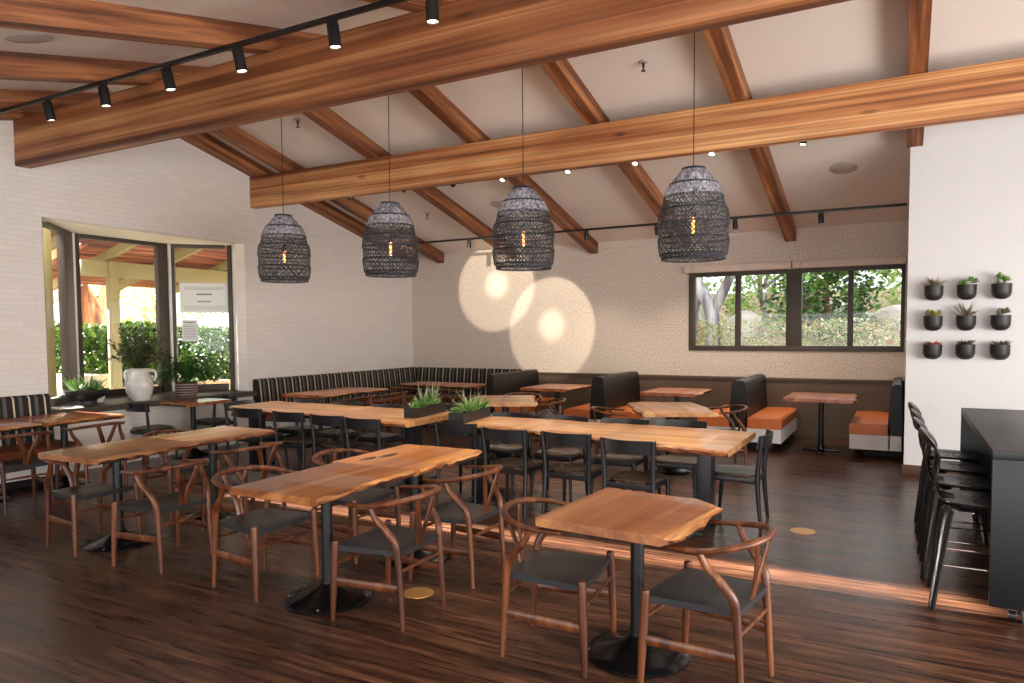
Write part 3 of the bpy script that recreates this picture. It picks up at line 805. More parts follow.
rel(t, bench_section, 'x', XL+.2, -6.42, YB, .62, .98, M['stripe_x'], M['brown_leather'])

BF = 10.42   # room-side end of the booths
def booth(x, sides, label):
    T = thing('booth_bench', (x, (BF+YB)/2, 0), label, 'bench'); L = YB-.07-BF
    def pr(name, pts, m, y0=-L/2, y1=L/2, ang=38):
        mb = MB(); mb.loft([[(p[0], y0, p[1]) for p in pts], [(p[0], y1, p[1]) for p in pts]]); return mb.build(name, m, T, angle=ang)
    l = -.125 if 'l' in sides else -.04; r = .125 if 'r' in sides else .04
    pr('backrest', [(l*1.0, .32), (l, .5), (l*.78, .92), (l*.66, .965), (l*.4, .985), (r*.4, .985), (r*.66, .965), (r*.78, .92), (r, .5), (r, .32)], M['booth'], ang=25)
    for q, sg in (('l', -1), ('r', 1)):
        if q not in sides: continue
        a = sg*.10; b = sg*.58
        pts = [(a, .315), (b-sg*.01, .315), (b, .34), (b, .435), (b-sg*.03, .46), (a, .46)]
        pr('seat_cushion', pts, M['orange'], -L/2-.0, L/2)
        pr('base_panel', [(a, .12), (b-sg*.005, .12), (b-sg*.005, .314), (a, .314)], M['plinth'], -L/2+.01, L/2)
    mb = MB(); x0 = -.42 if 'l' in sides else -.05; x1 = .42 if 'r' in sides else .05
    mb.box(((x0+x1)/2, .15, .059), (x1-x0, L-.32, .117)); mb.build('toe_kick', M['recess'], T)
    mb = MB(); mb.box(((l+r)/2, -L/2+.06, .217), (r-l-.01, .1, .195), .003); mb.build('base_panel', M['plinth'], T)
    return T
booth(-6.15, 'r', 'dark leather booth bench with tan seat, left end of the back booths')
booth(-4.17, 'lr', 'double-sided dark booth bench with tan seats between left and middle booth tables')
booth(-2.03, 'lr', 'double-sided dark booth bench with tan seats left of the right booth table')
booth(-.02, 'l', 'dark booth bench with tan seat against the white wall, right end')

# ------------------------------------------------------------------ pendant lamps
def make_pendant():
    t = thing('pendant_lamp', (0, 0, 2.32), 'x', 'pendant lamp')
    prof = [(.268, .0), (.282, .05), (.296, .16), (.300, .27), (.288, .40), (.262, .50), (.225, .60), (.175, .69), (.120, .755), (.095, .775)]
    def rad(z):
        for (r0, z0), (r1, z1) in zip(prof, prof[1:]):
            if z0 <= z <= z1: return r0+(r1-r0)*(z-z0)/(z1-z0)
        return prof[-1][0]
    mb = MB(); mt = MB(); rnd = random.Random(5)
    bands = [0, .035, .17, .30, .42, .53, .64, .775]
    # woven lattice band by band, each band slightly stepped in or out
    for bi, (z0, z1) in enumerate(zip(bands, bands[1:])):
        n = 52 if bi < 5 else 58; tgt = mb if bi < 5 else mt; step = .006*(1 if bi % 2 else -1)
        lean = (z1-z0)/.28
        for d in (-1, 1):
            for k in range(n):
                a0 = 2*PI*(k+rnd.uniform(-.25, .25))/n; segs = 4; pth = []
                for q in range(segs+1):
                    z = z0+(z1-z0)*q/segs; a = a0+d*lean*.85*q/segs*1.0; r = rad(z)+step+d*.003
                    pth.append((r*math.cos(a), r*math.sin(a), z))
                secs = []
                wd = (.0040 if bi < 5 else .0048)*rnd.uniform(.7, 1.25)
                for q, p in enumerate(pth):
                    P = Vector(p); nrm = Vector((p[0], p[1], 0)).normalized()
                    tg = (Vector(pth[min(q+1, segs)])-Vector(pth[max(q-1, 0)])).normalized(); sd = tg.cross(nrm).normalized()
                    secs.append([tuple(P+sd*wd+nrm*.0005), tuple(P+nrm*.0025), tuple(P-sd*wd+nrm*.0005), tuple(P-nrm*.0015)])
                tgt.loft(secs, cap=False)
        # wefts inside the band
        nh = 2 if bi != 5 else 1
        for h in range(1, nh+1):
            z = z0+(z1-z0)*h/(nh+1); r = rad(z)+step-.003
            tgt.tube([(r*math.cos(2*PI*i/36), r*math.sin(2*PI*i/36), z+.004*math.sin(i*2.1+h)) for i in range(36)], .0035, 4, loop=True)
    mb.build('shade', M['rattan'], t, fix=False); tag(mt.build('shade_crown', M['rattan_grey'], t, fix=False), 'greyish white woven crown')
    mb = MB()
    for bi, z in enumerate(bands):
        r = rad(z)+.004
        for dz in (0, .008):
            mb.tube([(r*math.cos(2*PI*i/40), r*math.sin(2*PI*i/40), z+dz) for i in range(40)], .0055, 6, loop=True)
    mb.tube([(-.095, 0, .775), (.095, 0, .775)], .005, 6); mb.tube([(0, -.095, .775), (0, .095, .775)], .005, 6)
    mb.build('hoop', M['rattan'], t)
    mb = MB(); mb.tube([(0, 0, .44), (0, 0, 2.25)], .0045, 6); mb.build('cord', M['black'], t)
    mb = MB(); mb.lathe([(.022, .375), (.024, .38), (.024, .43), (.012, .445)], 14); mb.build('socket', M['black'], t)
    mb = MB(); mb.lathe([(.0, .215), (.012, .222), (.017, .24), (.017, .34), (.013, .375)], 14); b = mb.build('bulb', M['bulb_glass'], t)
    mb = MB(); mb.lathe([(.009, .225), (.0125, .24), (.0125, .35), (.008, .362)], 8); mb.build('filament', M['bulb'], b)
    return t
pp = make_pendant()
PX = [-6.52, -4.925, -3.29, -1.62]
for i, x in enumerate(PX):
    lb = f'black woven rattan pendant lamp, {["leftmost", "second from left", "third from left", "rightmost"][i]} of the row'
    if i == 0: pp.location = (x, YR, 2.32); pp['label'] = lb; pp['group'] = 'woven pendant lamps'
    else: dup(pp, (x, YR, 2.32), i*.8, lb, 'woven pendant lamps')
    l = bpy.data.lights.new('bulb_light', 'POINT'); l.energy = 5; l.color = (1, .72, .45); l.shadow_soft_size = .02
    lo = bpy.data.objects.new('bulb_light', l); col.objects.link(lo); lo.location = (x, YR, 2.50)

# ------------------------------------------------------------------ track lights
def spot(loc, target, energy, size=45, blend=.5, color=(1, .86, .68), soft=.03):
    l = bpy.data.lights.new('spot_beam', 'SPOT'); l.energy = energy*1.5; l.color = color; l.spot_size = R_(size); l.spot_blend = blend; l.shadow_soft_size = soft
    o = bpy.data.objects.new('spot_beam', l); col.objects.link(o); o.location = loc
    d = Vector(target)-Vector(loc); o.rotation_euler = d.to_track_quat('-Z', 'Y').to_euler(); return o
def track(y, z, x0, x1, label, xsup):
    t = thing('light_track', ((x0+x1)/2, y, z), label, 'light track')
    mb = MB(); mb.box((0, 0, 0), (x1-x0, .036, .034), .003); mb.build('rail', M['black'], t)
    mb = MB()
    for x in xsup: mb.box((x-(x0+x1)/2, 0, .035), (.05, .03, .04), .003)
    mb.build('mounting_clip', M['black'], t)
def head(x, y, z, target, energy, label, group, r=.042, L=.16, size=45, blend=.5, drop=.055, lit=True):
    t = thing('spotlight_head', (x, y, z), label, 'spotlight', group=group)
    piv = Vector((0, 0, -drop)); d = (Vector(target)-Vector((x, y, z-drop))).normalized()
    q = d.to_track_quat('-Z', 'Y'); Mx = Matrix.Translation(piv) @ q.to_matrix().to_4x4()
    mb = MB(); mb.box((0, 0, -.008), (.07, .034, .022), .003); mb.tube([(0, 0, -.01), (0, 0, -drop)], .007, 8); mb.build('adapter', M['black'], t)
    mb = MB(); mb.lathe([(0, .03), (r*.92, .03), (r, .02), (r, -L+.03), (r*.86, -L+.03), (r*.84, -L+.045)], 22, xf=Mx); mb.build('can', M['black'], t)
    mb = MB(); mb.lathe([(0, -L+.04), (r*.84, -L+.04), (r*.84, -L+.044), (0, -L+.044)], 22, xf=Mx); mb.build('lens', M['lens'] if lit else M['black'], t)
    e = Vector((x, y, z))+piv+d*(L-.01)
    if energy: spot(e, target, energy, size, blend)
zt1 = zc(4.12)-.2-.02
track(4.12, zt1, -8.4, 1.5, 'long black light track under the near rafters, top left', [x+.08 for x in rx[1:7]])
near = [(-7.40, (-7.3, 4.9, 0)), (-6.50, (-6.3, 4.6, 0)), (-5.60, (-5.2, 4.8, 0)), (-4.72, (-4.3, 4.7, 0)), (-3.72, (-3.5, 4.5, 0)), (-2.84, (-2.8, 4.3, 0))]
for i, (x, tg) in enumerate(near):
    head(x, 4.12, zt1-.015, tg, (10, 12, 20, 40, 55, 65)[i], f'black cylinder spotlight on the near track, {["first", "second", "third", "fourth", "fifth", "sixth"][i]} from the left', 'spotlights on the near track', r=.045, L=.17)
for x, tg in ((-1.6, (-1.3, 3.6, 0)), (-.6, (-.5, 5.4, 0)), (.4, (-.2, 6.6, 0))):
    spot((x, 4.12, zt1-.2), tg, 75, 60)  # added spots without heads, brightening the front table and right-hand floor
yt2 = 11.05; zt2 = zc(yt2)-.2-.02
track(yt2, zt2, -8.3, .02, 'black light track crossing below the far rafters near the back wall', [x+.08 for x in rx[1:6]])
far = [(-6.87, (-6.85, 12.2, 2.6)), (-4.60, (-5.15, 12.2, 2.1)), (-3.41, (-3.3, 10.9, 0)), (-2.22, (-2.3, 10.9, 0)), (-1.04, (-1.0, 10.9, 0))]
head(-6.87, yt2, zt2-.015, (-6.9, 10.9, 0), 20, 'black spotlight on the back track, between the second and third pendants', 'spotlights on the back track', L=.13, r=.037)
for i, (x, tg, e) in enumerate(((-4.60, (-4.7, 11.4, 0), 60), (-3.41, (-3.2, 11.4, 0), 60), (-2.22, (-2.1, 11.4, 0), 60), (-1.04, (-.95, 11.3, 0), 60))):
    head(x, yt2, zt2-.015, tg, e, f'black spotlight on the back track above the booths, {o_[i]} from the third pendant rightwards', 'spotlights on the back track', L=.13, r=.037, size=95, blend=1.0)
# small track behind the golden beam whose lamps peep out below it
t_y = 8.21; t_z = 3.80
track(t_y, t_z, -7.6, 1.0, 'slim light track hidden behind the golden beam', [-7, -5, -3, -1])
for i, (x, tg) in enumerate(((-7.13, (-7.6, 8.6, 0)), (-6.22, (-6.96, 12.2, 2.62)), (-5.39, (-5.78, 12.2, 1.82)), (-4.57, (-4.7, 6.5, 0)), (-3.65, (-3.6, 6.4, 0)), (-2.79, (-2.7, 6.3, 0)), (-1.90, (-1.9, 6.3, 0)), (-.95, (-1.3, 7.5, 0)))):
    wall_ = tg[1] > 12
    head(x, t_y, t_z-.015, tg, 300 if wall_ else 60, f'small spotlight peeping under the golden beam, {["first", "second", "third", "fourth", "fifth", "sixth", "seventh", "eighth"][i]} from the left', 'lamps behind the golden beam', r=.035, L=.12, size=24 if wall_ else 50, blend=.18 if wall_ else .5)
    if wall_: spot((x, t_y+.12, t_z-.1), tg, 420, 9, 1.0)
    elif x > -6: spot((x, t_y-.02, t_z-.18), (tg[0]-.6, tg[1], 0), 40, 55)

for (x, tg, e) in ((-6.7, (-6.9, 6.5, 0), 75), (-5.8, (-6.0, 6.5, 0), 75), (-5.0, (-5.1, 6.4, 0), 60), (-4.7, (-4.7, 8.9, 0), 40), (-2.6, (-2.5, 8.7, 0), 40)):
    spot((x, 8.17, 3.60), tg, e, 50)  # added spots with no fixture, brightening the left long and turned tables
# ceiling fittings
def on_ceiling(o, y): o.rotation_euler = (math.atan(.25)*(-1 if y > YR else 1), 0, 0)
for (x, y, lb) in ((-.71, 10.28, 'round ceiling speaker grille near the white wall'), (-5.80, 10.29, 'round ceiling speaker grille left of the third pendant'), (-6.0, 3.23, 'round ceiling speaker grille above the near track, top left')):
    mb = MB(); mb.lathe([(0, -.012), (.15, -.012), (.165, -.006), (.168, 0.0)], 32)
    o = mb.build('ceiling_speaker', M['grey_disc'], loc=(x, y, zc(y))); on_ceiling(o, y); tag(o, lb, 'speaker', 'ceiling speakers')
for (x, y, lb) in ((-7.16, 7.21, 'small dark sprinkler head right of the leftmost pendant cord'), (-2.43, 7.38, 'small sprinkler head on the ceiling left of the rightmost cord'), (-7.28, 10.34, 'small dark sprinkler head beside the second pendant')):
    o = thing('sprinkler_head', (x, y, zc(y)), lb, 'sprinkler', group='sprinkler heads')
    mb = MB(); mb.lathe([(.045, .005), (.045, -.008), (.02, -.014)], 16); mb.build('escutcheon', M['grey_disc'], o)
    mb = MB(); mb.lathe([(.014, -.01), (.014, -.05), (.008, -.055), (.008, -.09), (.026, -.093), (.026, -.098), (0, -.098)], 12); mb.build('nozzle', M['steel'], o)

# ------------------------------------------------------------------ counter and stools
CX, CY0, CY1, CZ = .47, 4.92, 7.48, 1.0
T = thing('bar_counter', (CX+.45, (CY0+CY1)/2, 0), 'charcoal waterfall bar counter on castors at the right edge', 'counter')
cw = .9; cl = CY1-CY0
mb = MB(); mb.box((0, 0, CZ-.025), (cw, cl, .05), .002); mb.build('countertop', M['counter'], T)
for s in (-1, 1):
    mb = MB(); mb.box((0, s*(cl/2-.025), (CZ-.05+.085)/2), (cw, .05, CZ-.052-.085), .002); mb.build('end_panel', M['counter'], T)
mb = MB(); mb.box((.12, 0, (CZ-.05+.085)/2), (.04, cl-.102, CZ-.052-.085), .002); mb.build('modesty_panel', M['counter'], T)
for sx in (-1, 1):
    for sy in (-1, 1):
        w = MB(); cx = sx*(cw/2-.14 if sx > 0 else cw/2-.12); cy = sy*(cl/2-.06)
        w.tube([(cx-.014, cy, .035), (cx+.014, cy, .035)], .034, 16)
        c = w.build('castor', M['black'], T)
        w = MB(); w.box((cx, cy, .076), (.05, .05, .014), .003); w.tube([(cx-.02, cy, .035), (cx-.02, cy, .075)], .004, 6); w.tube([(cx+.02, cy, .035), (cx+.02, cy, .075)], .004, 6); w.tube([(cx-.022, cy, .035), (cx+.022, cy, .035)], .007, 8)
        w.build('castor_bracket', M['chrome'], c)

def make_stool():
    t = thing('bar_stool', (0, 0, 0), 'x', 'stool')   # faces +x
    K = M['stool']; SZ = .66
    # seat shell
    mb = MB(); N = 30
    def ring(sc, z):
        out = []
        for i in range(N):
            a = 2*PI*i/N; c, s = math.cos(a), math.sin(a)
            out.append((.205*sc*abs(c)**.7*(1 if c > 0 else -1), .215*sc*abs(s)**.7*(1 if s > 0 else -1), z+.012*(c > 0)*abs(c)*-1*sc))
        return out
    mb.loft([ring(.9, SZ-.022), ring(1, SZ-.008), ring(1, SZ-.002), ring(.93, SZ+.002), ring(.8, SZ-.001), ring(.55, SZ-.005), ring(.3, SZ-.007), ring(.03, SZ-.008)]); mb.build('seat', K, t, angle=60)
    # looped ply back: two flat arms rising from the seat rear and joining in a broad top
    mb = MB()
    for s in (-1, 1):
        p = smooth_path([(-.12, s*.05, SZ-.01), (-.195, s*.075, SZ+.02), (-.225, s*.13, SZ+.12), (-.215, s*.185, SZ+.22), (-.225, s*.195, SZ+.31), (-.28, s*.13, SZ+.365), (-.305, s*.0, SZ+.375)], 5)
        mb.tube(p, lerp_list([.03, .03, .028, .032, .04, .044, .044], len(p)), 8, ry=.010, up=(1, 0, .25))
    mb.build('backrest', K, t)
    for sx in (-1, 1):
        for sy in (-1, 1):
            p = smooth_path([(sx*.235, sy*.215, 0), (sx*.20, sy*.195, .30), (sx*.168, sy*.178, .56), (sx*.15, sy*.165, .615), (sx*.09, sy*.12, .636), (sx*.03, sy*.05, .638)], 5)
            mb = MB(); mb.tube(p, lerp_list([.026, .038, .050, .052, .048, .036], len(p)), 8, ry=.012, up=(sx*.75, sy*.65, .3)); mb.build('leg', K, t)
    mb = MB(); z = .27
    c = [(.205, .198, z), (-.205, .198, z), (-.205, -.198, z), (.205, -.198, z)]
    for a, b in zip(c, c[1:]+c[:1]): mb.tube([a, b], .0065, 8)
    mb.build('footrest', M['chrome'], t)
    return t
sp = make_stool()
for i, y in enumerate((5.20, 5.78, 6.38, 6.98)):
    lb = f'black ply bar stool at the counter, {["nearest the camera", "second from the camera", "third from the camera", "farthest, next to the white wall"][i]}'
    if i == 0: sp.location = (.42, y, 0); sp['label'] = lb; sp['group'] = 'bar stools at the counter'
    else: dup(sp, (.40-.01*i, y, 0), 0, lb, 'bar stools at the counter')

# ------------------------------------------------------------------ plants
def succulent(mb, c, r, n, up=.6, w=.3, L=None, rnd=random):
    for k in range(n):
        a = rnd.uniform(0, 2*PI); e = rnd.uniform(up*.3, up*1.3)
        d = Vector((math.cos(a)*math.cos(e), math.sin(a)*math.cos(e), math.sin(e)))
        l = (L or r)*rnd.uniform(.7, 1.15)
        # fleshy leaf: tapered 5-sided spear
        p0 = Vector(c)+d*r*.08; p2 = p0+d*l+Vector((0, 0, .12*l)); p1 = (p0+p2)/2-Vector((0, 0, .04*l))
        mb.tube([p0, p1, p2], [w*l*.35, w*l*.5, .0008], 5, ry=[w*l*.15, w*l*.2, .0006])
def rosette(mb, c, r, layers=4, rnd=random):
    for la in range(layers):
        n = 7-la
        for k in range(n):
            a = 2*PI*k/n+la*.45; e = .25+la*.32; l = r*(1-.17*la)
            d = Vector((math.cos(a)*math.cos(e), math.sin(a)*math.cos(e), math.sin(e)))
            p0 = Vector(c)+Vector((0, 0, .01*la)); p1 = p0+d*l*.6; p2 = p0+d*l
            mb.tube([p0, p1, p2], [r*.10, r*.24, .001], 6, ry=[r*.05, r*.07, .001], up=(0, 0, 1))

def trough(x, y, rz, L, W, h, label, seed):
    rnd = random.Random(seed)
    T = thing('succulent_planter', (x, y, TZ), label, 'planter', R_(rz), 'planter boxes on the long tables')
    mb = MB(); th = .006
    mb.box((0, -W/2+th/2, h/2), (L, th, h)); mb.box((0, W/2-th/2, h/2), (L, th, h)); mb.box((-L/2+th/2, 0, h/2), (th, W-2*th, h)); mb.box((L/2-th/2, 0, h/2), (th, W-2*th, h)); mb.box((0, 0, .006), (L-2*th, W-2*th, .008))
    mb.build('box', M['planter'], T)
    mb = MB(); mb.box((0, 0, h*.5), (L-2*th, W-2*th, h*.75)); mb.build('soil', M['soil'], T)
    def plant(f, m, label=None):
        mb = MB(); f(mb); o = mb.build('succulent', m, T, fix=False); return o
    n = 9
    for k in range(n):
        px = -L/2+.06+(L-.12)*k/(n-1); py = rnd.uniform(-.04, .04); z = h*.86
        c = (px, py, z)
        ty = k % 3
        if seed == 1: ty = (0, 2, 1, 3, 0, 1, 3, 2, 2)[k]
        else: ty = (0, 2, 1, 3, 0, 3, 0, 1, 2)[k]
        if ty == 0: plant(lambda m_: rosette(m_, c, .085, 5), M['leaf_succ'])
        elif ty == 1: plant(lambda m_: succulent(m_, c, .10, 60, .8, .2, .13, rnd), M['leaf_succ'])
        elif ty == 2: plant(lambda m_: succulent(m_, c, .07, 50, .6, .3, .07, rnd), M['leaf_pale'])
        else: plant(lambda m_: succulent(m_, c, .03, 8, 1.1, .09, .24, rnd), M['leaf_pale'])
trough(-4.70, 6.60, 97, .68, .17, .11, 'black trough of succulents on the left long table end', 1)
trough(-4.00, 6.42, 97, .68, .17, .11, 'black trough of succulents on the right long table end', 2)

kinds = [('leaf_grey', 'spiky purple-grey succulent'), ('leaf_succ', 'bright green trailing succulent'), ('leaf_succ', 'tall green bushy succulent'),
         ('leaf_yel', 'yellow-green succulent'), ('leaf_grey', 'long thin spiky agave'), ('leaf_grey', 'rounded green-brown rosette'),
         ('leaf_red', 'reddish low succulent'), ('leaf_dark', 'dark maroon low succulent'), ('leaf_dark', 'spreading dark green succulent')]
i = 0
for r_, z in enumerate((2.10, 1.76, 1.44)):
    for c_, x in enumerate((.30, .615, .935)):
        m_, desc = kinds[i]; rnd = random.Random(100+i)
        pos = ['top left', 'top middle', 'top right', 'middle left', 'centre', 'middle right', 'bottom left', 'bottom middle', 'bottom right'][i]
        T = thing('wall_planter', (x, YW-.10, z-.085), f'black half-round wall pot with {desc}, {pos} of the nine', 'wall planter', group='nine wall planters on the white wall')
        mb = MB(); mb.lathe([(0, 0), (.045, .006), (.078, .030), (.093, .07), (.095, .17), (.088, .17), (.086, .155), (0, .155)], 26); mb.build('pot', M['planter'], T)
        mb = MB()
        c = (0, 0, .15)
        if i in (0,): succulent(mb, c, .06, 26, .8, .22, .13, rnd)
        elif i == 4: succulent(mb, c, .05, 26, .9, .16, .17, rnd)
        elif i == 1:
            for k in range(7): rosette(mb, (rnd.uniform(-.08, .10), rnd.uniform(-.05, .04), .16+rnd.uniform(0, .05)), .045, 4)
        elif i == 2:
            for k in range(9): rosette(mb, (rnd.uniform(-.05, .07), rnd.uniform(-.04, .03), .16+rnd.uniform(0, .11)), .042, 4)
        elif i in (3, 5):
            for k in range(8): rosette(mb, (rnd.uniform(-.06, .06), rnd.uniform(-.05, .04), .155+rnd.uniform(0, .05)), .045, 4)
        else: succulent(mb, c, .07, 36, .45, .35, .10, rnd)
        mb.build('succulent', M[m_], T, fix=False)
        i += 1

# big vase with leafy branches
T = thing('ceramic_vase', (-9.08, 6.13, BZ0), 'large glazed white urn with two handles holding leafy branches', 'vase', .6)
mb = MB(); mb.lathe([(.0, .0), (.105, .0), (.112, .01), (.142, .09), (.160, .19), (.156, .27), (.130, .345), (.112, .375), (.112, .41), (.128, .435), (.120, .44), (.10, .425), (.098, .38)], 36); mb.build('body', M['ceramic'], T)
for s in (-1, 1):
    mb = MB(); mb.tube(smooth_path([(s*.115, 0, .40), (s*.175, 0, .405), (s*.205, 0, .35), (s*.175, 0, .27)], 5), .013, 8, ry=.018); mb.build('handle', M['ceramic'], T)
rnd = random.Random(3); mb = MB(); lf = MB()
for k in range(58):
    a = rnd.uniform(0, 2*PI); sp_ = .48*rnd.random()**.6; hh = rnd.uniform(.14, .68)*(1-.5*(sp_/.48)**2)
    p = smooth_path([(0, 0, .36), (.05*math.cos(a), .05*math.sin(a), .46), (sp_*.7*math.cos(a), sp_*.7*math.sin(a), .46+hh*.55), (sp_*math.cos(a), sp_*math.sin(a), .44+hh)], 5)
    mb.tube(p, lerp_list([.005, .004, .0025, .0015], len(p)), 5)
    for j in range(5, len(p)):
        for q in range(3):
            d = Vector((rnd.uniform(-1, 1), rnd.uniform(-1, 1), rnd.uniform(-.3, .8)))
            lf.leaf(p[j], d, rnd.uniform(.04, .07), .038)
mb.build('branches', M['stem'], T)
lf.build('leaves', M['leaf_olive'], T, fix=False, flat=True)
# second pale jar behind
T = thing('ceramic_jar', (-9.52, 6.38, BZ0), 'smaller pale jar half hidden behind the white urn', 'vase')
mb = MB(); mb.lathe([(0, 0), (.10, 0), (.15, .08), (.165, .2), (.15, .32), (.115, .38), (.12, .40), (.11, .40), (.10, .37)], 30); mb.build('body', M['ceramic'], T)
# low black footed bowl of succulents
T = thing('footed_bowl', (-9.22, 5.47, BZ0), 'wide black footed bowl planted with spiky green succulents on the ledge', 'planter')
mb = MB(); mb.lathe([(0, 0), (.13, 0), (.12, .05), (.13, .065), (.23, .11), (.265, .17), (.268, .195), (.255, .195), (.245, .17), (0, .16)], 36); mb.build('bowl', M['planter'], T)
mb = MB(); rnd = random.Random(9)
for k in range(12):
    a = rnd.uniform(0, 2*PI); q = rnd.uniform(0, .19)
    succulent(mb, (q*math.cos(a), q*math.sin(a), .17), .05, 12, 1.0, .14, rnd.choice((.10, .14, .24)), rnd)
for k in range(10):
    a = rnd.uniform(0, 2*PI); q = rnd.uniform(.08, .22); rosette(mb, (q*math.cos(a), q*math.sin(a), .175), .05, 4)
mb.build('succulent', M['leaf_succ'], T, fix=False)
# white pitcher behind the bowl
T = thing('ceramic_pitcher', (-9.38, 5.72, BZ0), 'small white pitcher with a dark curled handle behind the black bowl', 'pitcher', -.6)
mb = MB(); mb.lathe([(0, 0), (.06, 0), (.085, .05), (.09, .11), (.065, .20), (.05, .25), (.06, .29), (.052, .29), (.042, .25)], 26); mb.build('body', M['ceramic'], T)
mb = MB(); mb.tube(smooth_path([(.055, 0, .27), (.11, 0, .27), (.135, 0, .2), (.12, 0, .12), (.085, 0, .08)], 5), .010, 8); mb.build('handle', M['black'], T)
# fern in a woven basket
T = thing('potted_fern', (-9.02, 6.80, BZ0), 'green fern in a dark woven basket with pale dashes, right end of the ledge', 'potted plant')
mb = MB(); mb.lathe([(0, 0), (.125, 0), (.132, .01), (.148, .10), (.15, .20), (.142, .205), (.135, .19), (0, .18)], 32); mb.build('basket', M['basket'], T)
mb = MB(); rnd = random.Random(12)
for k in range(64):
    a = rnd.uniform(0, 2*PI); Lr = rnd.uniform(.22, .50); hh = rnd.uniform(.08, .36)
    p = smooth_path([(0, 0, .18), (Lr*.35*math.cos(a), Lr*.35*math.sin(a), .2+hh), (Lr*.8*math.cos(a), Lr*.8*math.sin(a), .2+hh*.95), (Lr*1.1*math.cos(a), Lr*1.1*math.sin(a), .16+hh*.45)], 6)
    mb.tube(p, lerp_list([.003, .002, .001], len(p)), 4)
    for j in range(3, len(p)):
        tg = (p[j]-p[j-1]).normalized(); sd = tg.cross(Vector((0, 0, 1))).normalized(); w = .075*(1-abs(j/len(p)-.45)*1.1)
        for s in (-1, 1):
            for e in (0, .5):
                b = p[j]-(p[j]-p[j-1])*e
                mb.leaf(b, sd*s+tg*.35+Vector((0, 0, -.1)), w, .016)
mb.build('fronds', M['leaf_fern'], T, fix=False, flat=True)

# floor box covers
for (x, y, lb) in ((-2.75, 3.75, 'round brass floor cover beside the front pair of tables'), (-.71, 6.43, 'round brass floor cover right of the long table end')):
    mb = MB(); mb.lathe([(0, .004), (.085, .004), (.10, .003), (.104, 0)], 32); tag(mb.build('floor_cover', M['brass'], loc=(x, y, 0)), lb, 'floor cover', 'brass floor covers')

# ------------------------------------------------------------------ outdoors
mb = MB(); mb.box((-30, 10, -.12), (41.6, 70, .1)); mb.box((20, 40, -.12), (58, 55, .1)); struct(mb, 'ground', M['dirt'])
mb = MB(); mb.box((-12.2, 8, -.05), (3.6, 16, .05)); struct(mb, 'patio_floor', M['pave'])
# patio roof: shakes on sloping rafters, edge beam, post
def rz_(x): return 2.98+.27*(x+14.0)   # top of patio rafters
mb = MB(); mb.prism([(-15.4, rz_(-15.4)+.17), (-9.25, rz_(-9.25)+.17), (-9.25, rz_(-9.25)+.27), (-15.4, rz_(-15.4)+.27)], 'y', 8.0, 17.5)
mb.prism([(-13.2, rz_(-13.2)+.17), (-9.25, rz_(-9.25)+.17), (-9.25, rz_(-9.25)+.27), (-13.2, rz_(-13.2)+.27)], 'y', 5.6, 8.0)
struct(mb, 'patio_roof', M['shakes'])
for y in (6.2, 7.3, 8.5, 9.8, 11.2, 12.6, 14.0, 15.4):
    mb = MB(); x0 = -15.5 if y > 8 else -13.3
    mb.prism([(x0, rz_(x0)), (-9.25, rz_(-9.25)), (-9.25, rz_(-9.25)+.17), (x0, rz_(x0)+.17)], 'y', y-.05, y+.05); struct(mb, 'patio_roof_beam', M['cream'])
mb = MB(); mb.box((-13.5, 12.7, 2.95), (.14, 9.4, .30), .005); struct(mb, 'patio_edge_beam', M['cream'])
for y in (8.55, 13.4):
    T = thing('patio_post', (-13.42, y, 0), 'cream timber post outside the bay window holding the patio beam' if y < 10 else 'second cream patio post hidden far right outside', 'post')
    mb = MB(); mb.box((0, 0, 1.55), (.17, .17, 3.1), .008); mb.build('shaft', M['cream'], T)
    mb = MB(); mb.box((0, 0, .06), (.26, .26, .12), .01); mb.build('foot', M['cream'], T)
T = thing('patio_post', (-10.9, 5.93, 0), 'cream timber post just outside the left bay window sash', 'post')
mb = MB(); mb.box((0, 0, 1.85), (.2, .12, 3.7), .008); mb.build('shaft', M['cream'], T)
mb = MB(); mb.box((0, 0, .06), (.3, .2, .12), .01); mb.build('foot', M['cream'], T)
mb = MB(); mb.box((-15.5, 10.5, .25), (.3, 5.0, .5), .01); mb.box((-14.6, 8.6, .45), (1.2, .4, .9), .01); mb.box((-15.2, 15.5, .5), (.3, 4.5, 1.0), .01)
struct(mb, 'garden_wall', M['gwall'])
# added out-of-view walls blocking the low sun, except through a narrow gap
mb = MB(); mb.box((-14.9, 6.62, 2.6), (.3, 2.60, 5.2)); mb.box((-14.9, 2.5, 2.6), (.3, 5.1, 5.2)); mb.box((-10.6, 23.5, 4.5), (.3, 22, 9)); struct(mb, 'sun_blocker_wall', M['gwall'])

